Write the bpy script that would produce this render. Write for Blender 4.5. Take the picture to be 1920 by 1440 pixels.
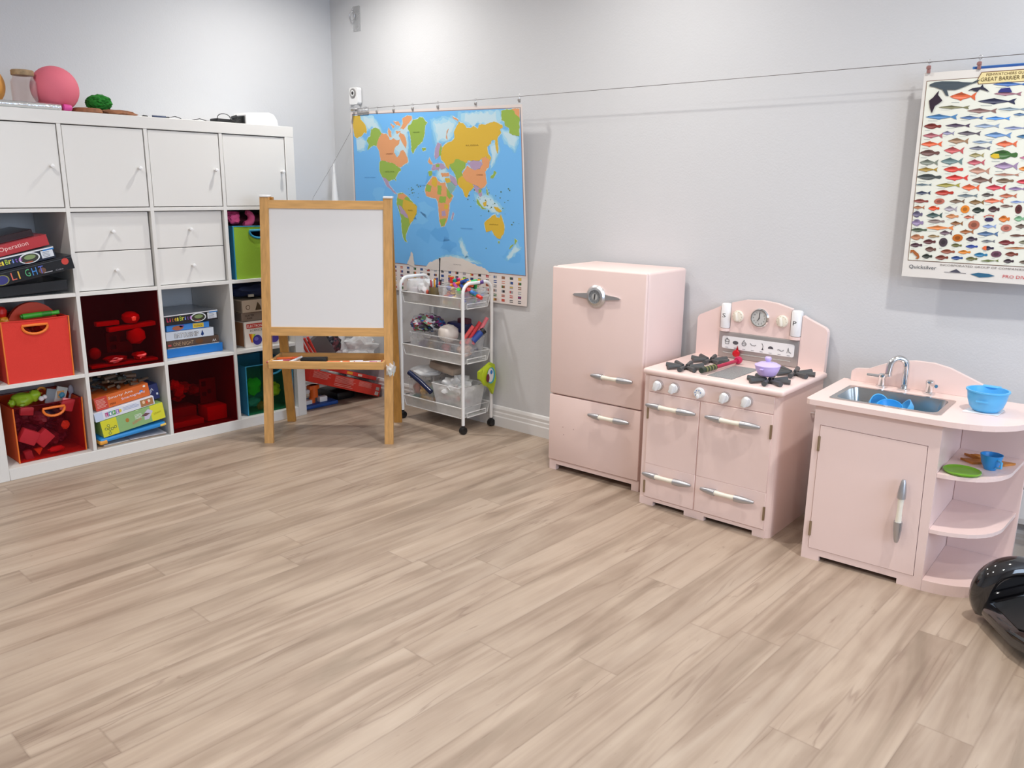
import bpy, bmesh, math, random
from mathutils import Vector, Matrix, noise
from mathutils.geometry import tessellate_polygon
random.seed(7)
for o in list(bpy.data.objects): bpy.data.objects.remove(o)
SC = bpy.context.scene
COL = SC.collection
PI = math.pi

# ------------------------------------------------------------------ camera
def make_camera():
    yaw, pitch, roll = .8345, -.2353, .0110
    cy, sy, cp, sp = math.cos(yaw), math.sin(yaw), math.cos(pitch), math.sin(pitch)
    f = Vector((sy * cp, cy * cp, sp)); r = Vector((cy, -sy, 0)); u = r.cross(f)
    r2 = r * math.cos(roll) + u * math.sin(roll); u2 = -r * math.sin(roll) + u * math.cos(roll)
    cam = bpy.data.cameras.new('camera'); cam.sensor_fit = 'HORIZONTAL'; cam.sensor_width = 36
    cam.lens = 36 * 1525.9 / 1920; cam.clip_start = .05
    o = bpy.data.objects.new('camera', cam); COL.objects.link(o)
    M = Matrix((r2, u2, -f)).transposed().to_4x4(); M.translation = Vector((-.9152, -3.6738, 1.2))
    o.matrix_world = M
    SC.camera = o
make_camera()
SC.view_settings.view_transform = 'Standard'; SC.view_settings.look = 'None'
SC.view_settings.gamma = 1; SC.view_settings.use_curve_mapping = False
SC.view_settings.exposure = -.79

# ------------------------------------------------------------------ light: pot lights in the ceiling, daylight through the rear window
CEIL = 2.42
POTS = [(1.44, -.34, 23), (1.38, -1.86, 20), (1.22, -3.50, 30), (-.5, -.9, 21), (-.5, -2.2, 22), (-.5, -3.9, 26)]
def potlight(x, y, e):
    l = bpy.data.lights.new('ceiling_lamp', 'AREA'); l.shape = 'DISK'; l.size = .08; l.energy = e
    l.color = (1, .965, .915); l.spread = math.radians(152)
    o = bpy.data.objects.new('ceiling_lamp', l); COL.objects.link(o); o.location = (x, y, CEIL - .012)
for q in POTS: potlight(*q)
w = bpy.data.worlds.new('world'); SC.world = w; w.use_nodes = True
bg = w.node_tree.nodes['Background']; bg.inputs[0].default_value = (.62, .76, 1, 1); bg.inputs[1].default_value = 2.2
def daylight():
    l = bpy.data.lights.new('window_daylight', 'AREA'); l.shape = 'RECTANGLE'; l.size = 2.5; l.size_y = 1.35
    l.energy = 115; l.color = (.64, .79, 1)
    o = bpy.data.objects.new('window_daylight', l); COL.objects.link(o)
    o.location = (.3, -6.12, 1.5); o.rotation_euler = (math.radians(90), 0, 0)   # just outside the glass, shining in (+Y)
daylight()

# ------------------------------------------------------------------ colours and materials
def H(h):
    c = [int(h[i:i + 2], 16) / 255 for i in (0, 2, 4)]
    return tuple(x / 12.92 if x < .04045 else ((x + .055) / 1.055) ** 2.4 for x in c)
MATS = {}
def mat(name, col=(.8, .8, .8), rough=.5, metal=0, bump=0, bscale=60, var=0, vscale=4, spec=.5, trans=0, coat=0, stretch=None):
    m = bpy.data.materials.new(name); m.use_nodes = True; nt = m.node_tree; b = nt.nodes['Principled BSDF']
    if isinstance(col, str): col = H(col)
    b.inputs['Base Color'].default_value = (*col, 1); b.inputs['Roughness'].default_value = rough
    b.inputs['Metallic'].default_value = metal; b.inputs['Specular IOR Level'].default_value = spec
    b.inputs['Transmission Weight'].default_value = trans; b.inputs['Coat Weight'].default_value = coat
    tc = nt.nodes.new('ShaderNodeTexCoord'); src = tc.outputs['Object']
    if stretch:
        mp = nt.nodes.new('ShaderNodeMapping'); mp.inputs['Scale'].default_value = stretch
        nt.links.new(src, mp.inputs[0]); src = mp.outputs[0]
    if var:
        n = nt.nodes.new('ShaderNodeTexNoise'); n.inputs['Scale'].default_value = vscale; n.inputs['Detail'].default_value = 5
        nt.links.new(src, n.inputs['Vector'])
        r = nt.nodes.new('ShaderNodeMapRange'); r.inputs['From Min'].default_value = .3; r.inputs['From Max'].default_value = .7
        r.inputs['To Min'].default_value = 1 - var; r.inputs['To Max'].default_value = 1 + var
        nt.links.new(n.outputs['Fac'], r.inputs['Value'])
        v = nt.nodes.new('ShaderNodeVectorMath'); v.operation = 'SCALE'; v.inputs[0].default_value = col
        nt.links.new(r.outputs[0], v.inputs['Scale']); nt.links.new(v.outputs[0], b.inputs['Base Color'])
    if bump:
        n = nt.nodes.new('ShaderNodeTexNoise'); n.inputs['Scale'].default_value = bscale; n.inputs['Detail'].default_value = 3
        nt.links.new(src, n.inputs['Vector'])
        bn = nt.nodes.new('ShaderNodeBump'); bn.inputs['Strength'].default_value = bump; bn.inputs['Distance'].default_value = .002
        nt.links.new(n.outputs['Fac'], bn.inputs['Height']); nt.links.new(bn.outputs[0], b.inputs['Normal'])
    MATS[name] = m; return m
def film(name, tint, opac, rough=.25, gloss=(1, 1, 1)):
    """coloured or clear see-through sheet: part tinted pass-through, part plain plastic surface"""
    m = bpy.data.materials.new(name); m.use_nodes = True; nt = m.node_tree; nt.nodes.clear()
    out = nt.nodes.new('ShaderNodeOutputMaterial'); t = nt.nodes.new('ShaderNodeBsdfTransparent'); p = nt.nodes.new('ShaderNodeBsdfPrincipled')
    mx = nt.nodes.new('ShaderNodeMixShader'); t.inputs[0].default_value = (*tint, 1); p.inputs['Base Color'].default_value = (*gloss, 1)
    p.inputs['Roughness'].default_value = rough; n = nt.nodes.new('ShaderNodeTexNoise'); n.inputs['Scale'].default_value = 30
    r = nt.nodes.new('ShaderNodeMapRange'); r.inputs['To Min'].default_value = opac * .8; r.inputs['To Max'].default_value = opac * 1.2
    tc = nt.nodes.new('ShaderNodeTexCoord'); L = nt.links.new
    L(tc.outputs['Object'], n.inputs['Vector']); L(n.outputs['Fac'], r.inputs['Value']); L(r.outputs[0], mx.inputs[0])
    L(t.outputs[0], mx.inputs[1]); L(p.outputs[0], mx.inputs[2]); L(mx.outputs[0], out.inputs[0])
    MATS[name] = m; return m
mat('wall_paint', (.63, .638, .652), .7, bump=.25, bscale=140)
mat('ceiling_paint', (.86, .86, .85), .8, bump=.2, bscale=100)
mat('trim_paint', (.76, .75, .74), .4, bump=.05)
mat('shelf_white', (.74, .73, .705), .38, bump=.04, bscale=90)
mat('pine', H('C99A5E'), .45, bump=.15, bscale=30, var=.16, vscale=9, stretch=(9, 9, .9))
mat('pine_side', H('B9853F'), .5, bump=.15, bscale=30, var=.16, vscale=9, stretch=(9, 9, .9))
mat('whiteboard', (.77, .765, .765), .28, bump=.02)
mat('pink_paint', (.87, .675, .625), .36, bump=.06, bscale=120, var=.015, coat=.1)
mat('chrome', (.78, .78, .78), .12, 1, bump=.01)
mat('satin_metal', (.66, .66, .67), .34, 1, bump=.03)
mat('grey_metal', (.42, .40, .39), .4, .7, bump=.05)
mat('steel', (.55, .54, .52), .25, 1, bump=.03, bscale=200)
mat('handle_grey', (.50, .50, .52), .36, .85, bump=.03)
mat('wire_grey', (.16, .15, .145), .5, .3, bump=.02)
mat('brass_hinge', (.38, .30, .2), .4, .9, bump=.03)
mat('cream_plastic', H('EDE6D6'), .3, bump=.01)
mat('white_plastic', (.84, .84, .84), .3, bump=.01)
mat('white_enamel', (.85, .85, .84), .3, bump=.02)
mat('black_plastic', (.012, .012, .013), .4, bump=.03)
mat('gloss_black', (.008, .007, .008), .07, coat=1, bump=.005)
mat('burner_grey', (.075, .078, .08), .45, bump=.1)
mat('print', (.5, .5, .5), .5)
m = MATS['print']; a = m.node_tree.nodes.new('ShaderNodeVertexColor'); a.layer_name = 'Col'
m.node_tree.links.new(a.outputs[0], m.node_tree.nodes['Principled BSDF'].inputs['Base Color'])
mat('gloss_print', (.5, .5, .5), .18)
m = MATS['gloss_print']; a = m.node_tree.nodes.new('ShaderNodeVertexColor'); a.layer_name = 'Col'
m.node_tree.links.new(a.outputs[0], m.node_tree.nodes['Principled BSDF'].inputs['Base Color'])
film('clear_plastic', (.93, .94, .95), .26, .15)
film('bag_plastic', (.94, .95, .96), .50, .25)
film('red_film', (.60, .022, .035), .10, .3, (.10, .004, .01))
film('red_mesh', (.90, .42, .46), .20, .6, (.20, .012, .03))
film('green_mesh', (.60, .84, .50), .22, .6, (.02, .10, .03))
film('wire_mesh', (1, 1, 1), .60, .5, (.72, .72, .70))
def pm(hexcol, rough=.4):
    n = 'plastic_' + hexcol
    if n not in MATS: mat(n, H(hexcol), rough, bump=.02)
    return n
m = bpy.data.materials.new('jar_glass'); m.use_nodes = True; nt = m.node_tree; p = nt.nodes['Principled BSDF']; p.inputs['Base Color'].default_value = (.9, .86, .86, 1); p.inputs['Roughness'].default_value = .05
o_ = nt.nodes['Material Output']; mx = nt.nodes.new('ShaderNodeMixShader'); tr = nt.nodes.new('ShaderNodeBsdfTransparent'); tr.inputs[0].default_value = (.96, .93, .93, 1); ly = nt.nodes.new('ShaderNodeLayerWeight'); ly.inputs[0].default_value = .12
tcj = nt.nodes.new('ShaderNodeTexCoord'); nj = nt.nodes.new('ShaderNodeTexNoise'); nj.inputs['Scale'].default_value = 20; bj = nt.nodes.new('ShaderNodeBump'); bj.inputs['Strength'].default_value = .05
nt.links.new(tcj.outputs['Object'], nj.inputs['Vector']); nt.links.new(nj.outputs['Fac'], bj.inputs['Height']); nt.links.new(bj.outputs[0], p.inputs['Normal'])
nt.links.new(ly.outputs['Facing'], mx.inputs[0]); nt.links.new(tr.outputs[0], mx.inputs[1]); nt.links.new(p.outputs[0], mx.inputs[2]); nt.links.new(mx.outputs[0], o_.inputs[0]); MATS['jar_glass'] = m
mat('cork', H('A08868'), .7, bump=.5, bscale=200, var=.3, vscale=60); mat('rubber_pink', H('DE6E80'), .7, bump=.25, bscale=400); mat('moss', H('1F7A24'), .95, bump=1, bscale=250, var=.3, vscale=80); mat('bark', H('8A5A3C'), .7, bump=.6, bscale=60, var=.35, vscale=30); mat('foil', (.75, .78, .8), .22, .9, bump=1, bscale=90)
mat('gloss_navy', H('1A2448'), .25, bump=.05)
mat('griddle', H('8A8C8C'), .45, bump=.3, bscale=300, var=.35, vscale=320)
mat('plastic_sky', H('5BB4EA'), .35, bump=.02); mat('plastic_sky_deep', H('2E93DA'), .35, bump=.02); mat('plastic_lime', H('74B22E'), .25, bump=.02)
mat('wood_orange', H('C8823A'), .5, bump=.2, bscale=60, var=.2, vscale=20)
mat('clip_red', H('A87C78'), .4, .5, bump=.02)
mat('pine_h', H('CFA063'), .45, bump=.15, bscale=30, var=.16, vscale=9, stretch=(.9, 9, 9)); mat('chalkboard', (.02, .025, .022), .8, bump=.1)
mat('felt_red', H('D8352A'), .8, bump=.4, bscale=300); mat('felt_green', H('8CB52E'), .8, bump=.4, bscale=300); mat('felt_blue', H('2C7FA8'), .8, bump=.4, bscale=300); mat('felt_orange', H('D8541E'), .8, bump=.3, bscale=300)
def floor_material():
    m = bpy.data.materials.new('floor_planks'); m.use_nodes = True; nt = m.node_tree; N = nt.nodes; L = nt.links.new
    b = N['Principled BSDF']; tc = N.new('ShaderNodeTexCoord'); sx = N.new('ShaderNodeSeparateXYZ'); L(tc.outputs['Object'], sx.inputs[0])
    def mth(op, a, b_=None):
        n = N.new('ShaderNodeMath'); n.operation = op
        for i, v in enumerate((a, b_)):
            if v is None: continue
            if isinstance(v, (int, float)): n.inputs[i].default_value = v
            else: L(v, n.inputs[i])
        return n.outputs[0]
    PW, PLn = .1235, 1.21
    y = mth('DIVIDE', mth('ADD', sx.outputs['Y'], 10 + .0525), PW); row = mth('FLOOR', y)
    wn = N.new('ShaderNodeTexWhiteNoise'); wn.noise_dimensions = '1D'; L(row, wn.inputs['W'])
    x = mth('ADD', mth('DIVIDE', sx.outputs['X'], PLn), mth('MULTIPLY', wn.outputs['Value'], 7)); pid = mth('FLOOR', x)
    cid = N.new('ShaderNodeCombineXYZ'); L(row, cid.inputs[0]); L(pid, cid.inputs[1])
    w2 = N.new('ShaderNodeTexWhiteNoise'); w2.noise_dimensions = '3D'; L(cid.outputs[0], w2.inputs['Vector'])
    off = N.new('ShaderNodeVectorMath'); off.operation = 'SCALE'; L(w2.outputs['Color'], off.inputs[0]); off.inputs['Scale'].default_value = 37
    def noise_(sx_, sy_, scale, detail, dist=0, rough=.5):
        mp = N.new('ShaderNodeMapping'); mp.inputs['Scale'].default_value = (sx_, sy_, 1); L(tc.outputs['Object'], mp.inputs[0])
        ad = N.new('ShaderNodeVectorMath'); L(mp.outputs[0], ad.inputs[0]); L(off.outputs[0], ad.inputs[1])
        n = N.new('ShaderNodeTexNoise'); n.inputs['Scale'].default_value = scale; n.inputs['Detail'].default_value = detail
        n.inputs['Distortion'].default_value = dist; n.inputs['Roughness'].default_value = rough; L(ad.outputs[0], n.inputs['Vector']); return n.outputs['Fac']
    def ramp(fac, *st):
        r = N.new('ShaderNodeValToRGB'); e = r.color_ramp.elements
        while len(e) < len(st): e.new(.5)
        for k, (p, c) in enumerate(st): e[k].position = p; e[k].color = (*c, 1)
        L(fac, r.inputs[0]); return r.outputs[0]
    def mix(fac, a, c, bl='MIX'):
        n = N.new('ShaderNodeMix'); n.data_type = 'RGBA'; n.blend_type = bl
        if isinstance(fac, float): n.inputs[0].default_value = fac
        else: L(fac, n.inputs[0])
        for i, v in ((6, a), (7, c)):
            if isinstance(v, tuple): n.inputs[i].default_value = (*v, 1)
            else: L(v, n.inputs[i])
        return n.outputs[2]
    broad = noise_(.75, 8.0, 1.6, 4, 1.0, .5); fine = noise_(1.6, 34, 1.6, 3, .6); cloud = noise_(2.5, 5, 1.5, 3, .5)
    base = ramp(broad, (.30, H('95836F')), (.43, H('AE9A86')), (.54, H('C1AE9A')), (.72, H('CBBAA7')))
    g = ramp(fine, (.3, (.84, .82, .81)), (.6, (1, 1, 1)))
    c = mix(.6, base, g, 'MULTIPLY')
    c = mix(.30, c, ramp(cloud, (.35, H('A18E80')), (.65, H('C6B5A4'))))
    ved = mth('ABSOLUTE', mth('SUBTRACT', noise_(.9, 11, 1.2, 3, .5), .5))     # thin dark veins along the boards
    vein = ramp(ved, (0, (1, 1, 1)), (.018, (0, 0, 0)))
    gate = ramp(noise_(1.6, 4, 1.1, 2), (.52, (0, 0, 0)), (.64, (1, 1, 1)))
    c = mix(mth('MULTIPLY', mth('MULTIPLY', vein, gate), .42), c, H('7A6355'))
    kn = noise_(3.2, 15, 1.5, 3, 1.6, .6); c = mix(mth('MULTIPLY', ramp(kn, (.66, (0, 0, 0)), (.76, (1, 1, 1))), .55), c, H('86705F'))
    pv = N.new('ShaderNodeMapRange'); pv.inputs['To Min'].default_value = .94; pv.inputs['To Max'].default_value = 1.05; L(w2.outputs['Value'], pv.inputs['Value'])
    sc = N.new('ShaderNodeVectorMath'); sc.operation = 'SCALE'; L(mix(1.0, c, (.84, .82, .81), 'MULTIPLY'), sc.inputs[0]); L(pv.outputs[0], sc.inputs['Scale'])
    fy = mth('FRACT', y); fx = mth('FRACT', x)
    ey = mth('MULTIPLY', mth('MINIMUM', fy, mth('SUBTRACT', 1, fy)), PW); ex = mth('MULTIPLY', mth('MINIMUM', fx, mth('SUBTRACT', 1, fx)), PLn)
    seam = ramp(mth('MINIMUM', ey, ex), (0, (1, 1, 1)), (.0016, (0, 0, 0)))
    c = mix(mth('MULTIPLY', seam, .30), sc.outputs[0], H('6E5A4C'))
    L(c, b.inputs['Base Color']); b.inputs['Roughness'].default_value = .42
    bn = N.new('ShaderNodeBump'); bn.inputs['Strength'].default_value = .12; bn.inputs['Distance'].default_value = .002; L(fine, bn.inputs['Height']); L(bn.outputs[0], b.inputs['Normal'])
    MATS['floor_planks'] = m
floor_material()

# ------------------------------------------------------------------ mesh building
FONTCACHE = {}
def glyphs(s, bold=False):
    if s in FONTCACHE: return FONTCACHE[s]
    cu = bpy.data.curves.new('t', 'FONT'); cu.body = s; cu.resolution_u = 2
    o = bpy.data.objects.new('t', cu); COL.objects.link(o)
    dg = bpy.context.evaluated_depsgraph_get(); e = o.evaluated_get(dg); me = e.to_mesh()
    vs = [tuple(v.co) for v in me.vertices]; fs = [tuple(p.vertices) for p in me.polygons]
    e.to_mesh_clear(); bpy.data.objects.remove(o); bpy.data.curves.remove(cu)
    FONTCACHE[s] = (vs, fs); return vs, fs
class MB:
    def __init__(s): s.v = []; s.f = []; s.T = Matrix.Identity(4)
    def add(s, vs, fs, m, sm=False, col=(1, 1, 1)):
        n = len(s.v); s.v += [tuple(s.T @ Vector(p)) for p in vs]
        if isinstance(col, str): col = H(col)
        s.f += [(tuple(n + i for i in f), m, sm, col) for f in fs]; return s
    def box(s, lo, hi, m, bev=0, seg=2, col=(1, 1, 1), rot=None):
        bm = bmesh.new(); bmesh.ops.create_cube(bm, size=1)
        d = [hi[i] - lo[i] for i in range(3)]; c = [(hi[i] + lo[i]) / 2 for i in range(3)]
        for v in bm.verts: v.co = Vector((v.co[0] * d[0], v.co[1] * d[1], v.co[2] * d[2]))
        if bev: bmesh.ops.bevel(bm, geom=bm.edges[:], offset=min(bev, min(d) * .49), segments=seg, affect='EDGES', profile=.5)
        R = rot or Matrix.Identity(3)
        vs = [tuple(R @ v.co + Vector(c)) for v in bm.verts]; fs = [tuple(v.index for v in f.verts) for f in bm.faces]; bm.free()
        return s.add(vs, fs, m, bool(bev), col)
    def lathe(s, prof, m, o=(0, 0, 0), ax=(0, 0, 1), n=24, col=(1, 1, 1), sm=True, caps=False):
        a = Vector(ax).normalized(); q = Vector((1, 0, 0)) if abs(a.x) < .9 else Vector((0, 1, 0))
        u = a.cross(q).normalized(); w_ = a.cross(u); vs = []; fs = []
        for r, h in prof:
            for k in range(n):
                t = 2 * PI * k / n; vs.append(tuple(Vector(o) + a * h + (u * math.cos(t) + w_ * math.sin(t)) * max(r, 1e-5)))
        for i in range(len(prof) - 1):
            for k in range(n): k2 = (k + 1) % n; fs.append((i * n + k, i * n + k2, (i + 1) * n + k2, (i + 1) * n + k))
        if caps: fs += [tuple(range(n))[::-1], tuple((len(prof) - 1) * n + k for k in range(n))]
        return s.add(vs, fs, m, sm, col)
    def cyl(s, p0, p1, r0, m, r1=None, n=16, col=(1, 1, 1), sm=True):
        p0, p1 = Vector(p0), Vector(p1); return s.lathe([(r0, 0), (r0 if r1 is None else r1, (p1 - p0).length)], m, p0, p1 - p0, n, col, sm, True)
    def tube(s, pts, r, m, n=8, col=(1, 1, 1), closed=False):
        P = [Vector(p) for p in pts]; N_ = len(P); vs = []; fs = []; u = None
        for i, p in enumerate(P):
            t = (P[(i + 1) % N_] - P[i - 1]) if (closed or 0 < i < N_ - 1) else (P[1] - P[0] if i == 0 else P[-1] - P[-2])
            t.normalize()
            if u is None: u = t.cross(Vector((0, 0, 1))); u = u if u.length > .05 else t.cross(Vector((0, 1, 0)))
            u = (u - t * u.dot(t)).normalized(); w_ = t.cross(u); rr = r[i] if isinstance(r, (list, tuple)) else r
            vs += [tuple(p + (u * math.cos(2 * PI * k / n) + w_ * math.sin(2 * PI * k / n)) * rr) for k in range(n)]
        for i in range(N_ if closed else N_ - 1):
            j = (i + 1) % N_
            for k in range(n): k2 = (k + 1) % n; fs.append((i * n + k, i * n + k2, j * n + k2, j * n + k))
        if not closed: fs += [tuple(range(n))[::-1], tuple((N_ - 1) * n + k for k in range(n))]
        return s.add(vs, fs, m, True, col)
    def plate(s, outer, holes, t0, t1, m, fr=None, col=(1, 1, 1), edge=None):
        """flat panel: 2-D outline with holes, extruded from t0 to t1; fr maps (u, v, t) to 3-D"""
        fr = fr or (lambda u, v, t: (u, v, t)); loops = [outer] + list(holes); flat = [p for l in loops for p in l]
        tri = tessellate_polygon([[Vector((p[0], p[1], 0)) for p in l] for l in loops]); n = len(flat)
        vs = [fr(p[0], p[1], t0) for p in flat] + [fr(p[0], p[1], t1) for p in flat]
        s.add(vs, [tuple(t) for t in tri] + [tuple(n + i for i in t)[::-1] for t in tri], m, False, col)
        if t0 != t1:
            fs = []; b = 0
            for l in loops:
                k = len(l); fs += [(b + i, b + (i + 1) % k, n + b + (i + 1) % k, n + b + i) for i in range(k)]; b += k
            s.add(vs, fs, edge or m, False, col)
        return s
    def flat(s, pts, fn, m='print', col=(1, 1, 1)):
        tri = tessellate_polygon([[Vector((p[0], p[1], 0)) for p in pts]])
        return s.add([fn(p[0], p[1]) for p in pts], [tuple(t) for t in tri], m, False, col)
    def text(s, body, fn, x, y, width=None, height=None, m='print', col=(0, 0, 0), ang=0, maxw=None):
        vs, fs = glyphs(body)
        if not vs: return s
        x0 = min(v[0] for v in vs); x1 = max(v[0] for v in vs); y0 = min(v[1] for v in vs); y1 = max(v[1] for v in vs)
        kx = (width / (x1 - x0)) if width else height / (y1 - y0); ky = (height / (y1 - y0)) if height else kx
        ca, sa = math.cos(ang), math.sin(ang); out = []
        for v in vs:
            a, b = (v[0] - x0) * kx, (v[1] - y0) * ky; out.append(fn(x + a * ca - b * sa, y + a * sa + b * ca))
        return s.add(out, fs, m, False, col)
    def blob(s, c, r, m, seed=0, amp=.15, freq=2.0, sub=3, col=(1, 1, 1), flatb=None, cols=None, sm=True):
        bm = bmesh.new(); bmesh.ops.create_icosphere(bm, subdivisions=sub, radius=1); vs = []
        for v in bm.verts:
            d = v.co.normalized(); k = 1 + amp * noise.noise(d * freq + Vector((seed * 7.3, seed * 1.7, 0))) * 2
            p = Vector((c[0] + d.x * r[0] * k, c[1] + d.y * r[1] * k, c[2] + d.z * r[2] * k))
            if flatb is not None: p.z = max(p.z, flatb)
            vs.append(tuple(p))
        for f in bm.faces:
            cc = col
            if cols: q = f.calc_center_median(); q = q + noise.noise_vector(q * 3) * .3; cc = cols[(int(math.floor(q.x * freq * .9)) * 7 + int(math.floor(q.y * freq * .9)) * 13 + int(math.floor(q.z * freq * 1.2)) * 5 + seed) % len(cols)]
            s.add([vs[v.index] for v in f.verts], [(0, 1, 2)], m, False, cc) if cols else None
        if not cols: s.add(vs, [tuple(v.index for v in f.verts) for f in bm.faces], m, sm, col)
        bm.free(); return s
    def build(s, name, parent=None):
        me = bpy.data.meshes.new(name); me.from_pydata(s.v, [], [f[0] for f in s.f]); names = []
        for f in s.f:
            if f[1] not in names: names.append(f[1])
        for nme in names: me.materials.append(MATS[nme])
        me.polygons.foreach_set('material_index', [names.index(f[1]) for f in s.f]); me.polygons.foreach_set('use_smooth', [f[2] for f in s.f])
        ca = me.color_attributes.new('Col', 'FLOAT_COLOR', 'CORNER'); cc = []
        for f in s.f: cc += [f[3][0], f[3][1], f[3][2], 1] * len(f[0])
        ca.data.foreach_set('color', cc)
        if any(f[2] for f in s.f):
            try: me.set_sharp_from_angle(angle=math.radians(42))
            except Exception: pass
        me.update(); o = bpy.data.objects.new(name, me); COL.objects.link(o)
        if parent: o.parent = parent
        return o
def tag(o, label, cat, group=None):
    o['label'] = label; o['category'] = cat
    if group: o['group'] = group
    return o
def thing(name, label, cat, loc=(0, 0, 0), rz=0, group=None):
    o = bpy.data.objects.new(name, None); o.empty_display_size = .05; COL.objects.link(o); o.location = loc; o.rotation_euler = (0, 0, rz)
    return tag(o, label, cat, group)
def struct(b, name, parent=None):
    o = b.build(name, parent); 
    if not parent: o['kind'] = 'structure'
    return o
def copy_tree(root, loc, rz=0, label=None):
    r = root.copy(); COL.objects.link(r); r.location = loc; r.rotation_euler = (0, 0, rz)
    if label: r['label'] = label
    for ch in list(root.children):
        c = ch.copy(); COL.objects.link(c); c.parent = r
        for g in ch.children: d = g.copy(); COL.objects.link(d); d.parent = c
    return r
def put(o, loc, rot=(0, 0, 0)): o.location = loc; o.rotation_euler = rot; return o
def arc(cx, cy, rx, ry, a0, a1, n): return [(cx + rx * math.cos(math.radians(a0 + (a1 - a0) * k / n)), cy + ry * math.sin(math.radians(a0 + (a1 - a0) * k / n))) for k in range(n + 1)]
def rrect(x0, y0, x1, y1, r, n=5): return arc(x1 - r, y0 + r, r, r, -90, 0, n) + arc(x1 - r, y1 - r, r, r, 0, 90, n) + arc(x0 + r, y1 - r, r, r, 90, 180, n) + arc(x0 + r, y0 + r, r, r, 180, 270, n)

# ------------------------------------------------------------------ room
TH = .0299
WD = Vector((math.sin(TH), -math.cos(TH), 0)); WN = Vector((-math.cos(TH), -math.sin(TH), 0)); W0 = Vector((2.062, -.8956, 0))
WRZ = math.atan2(WD.y, WD.x)                       # local +X runs along the right wall towards the camera, local +Y into the wall
def WP(s, z, off=0): p = W0 + WD * s + WN * off; return (p.x, p.y, z)
YB = -6.0; XL = -3.2
def room():
    b = MB(); b.add([(XL, .395, 0), (2.3, .395, 0), (2.3, YB, 0), (XL, YB, 0)], [(0, 3, 2, 1)], 'floor_planks'); struct(b, 'floor')
    b = MB(); b.box((XL, YB, CEIL), (2.4, .5, CEIL + .1), 'ceiling_paint'); struct(b, 'ceiling')
    b = MB(); b.box((XL - .1, .395, 0), (2.10, .495, CEIL), 'wall_paint'); struct(b, 'wall_left')
    b = MB(); P = [WP(-1.30, 0), WP(5.25, 0), WP(5.25, 0, -.1), WP(-1.30, 0, -.1)]; Q = [(x, y, CEIL) for x, y, _ in P]
    b.add(P + Q, [(0, 1, 5, 4), (1, 2, 6, 5), (2, 3, 7, 6), (3, 0, 4, 7)], 'wall_paint'); struct(b, 'wall_right')
    b = MB(); b.box((XL - .1, YB - .1, 0), (XL, .395, CEIL), 'wall_paint'); struct(b, 'wall_side')
    # rear wall with the window that lets the daylight in
    b = MB(); b.plate([(XL, 0), (2.3, 0), (2.3, CEIL), (XL, CEIL)], [[(-.95, .82), (1.55, .82), (1.55, 2.18), (-.95, 2.18)]], YB - .1, YB, 'wall_paint', lambda u, v, t: (u, t, v)); struct(b, 'wall_back')
    b = MB(); f = lambda u, v, t: (u, t, v)
    b.plate([(-1.0, .77), (1.6, .77), (1.6, 2.23), (-1.0, 2.23)], [[(-.93, .84), (.27, .84), (.27, 2.16), (-.93, 2.16)], [(.33, .84), (1.53, .84), (1.53, 2.16), (.33, 2.16)]], YB - .03, YB + .02, 'trim_paint', f)
    w_ = struct(b, 'window_1')
    # stepped baseboard along the right wall and behind the shelf
    def base(name, f, a, c):
        prof = [(0, 0), (.016, 0), (.016, .05), (.013, .056), (.013, .072), (.010, .078), (.011, .092), (.006, .104), (0, .108)]
        b = MB(); vs = [f(a, z, o) for o, z in prof] + [f(c, z, o) for o, z in prof]; n = len(prof)
        b.add(vs, [(i, i + 1, n + i + 1, n + i) for i in range(n - 1)] + [tuple(range(n)), tuple(range(n, 2 * n))[::-1]], 'trim_paint'); struct(b, name)
    base('baseboard_right', WP, -1.27, 5.1)
    base('baseboard_left', lambda x, z, o: (x, .395 - o, z), 1.49, 2.01)
    # pot light housings
    for k, (x, y, e) in enumerate(POTS):
        t = thing('ceiling_light', ['recessed ceiling light above the easel', 'recessed ceiling light above the pink stove', 'recessed ceiling light above the play sink', 'recessed ceiling light above the left end of the shelf', 'recessed ceiling light over the middle of the open floor', 'recessed ceiling light over the spot of the camera'][k], 'light', (x, y, CEIL), 0, 'recessed ceiling lights')
        b = MB(); b.lathe([(.066, -.003), (.085, -.006), (.092, -.0005), (.066, -.0005)], 'trim_paint'); b.build('trim_ring', t)
room()
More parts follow.
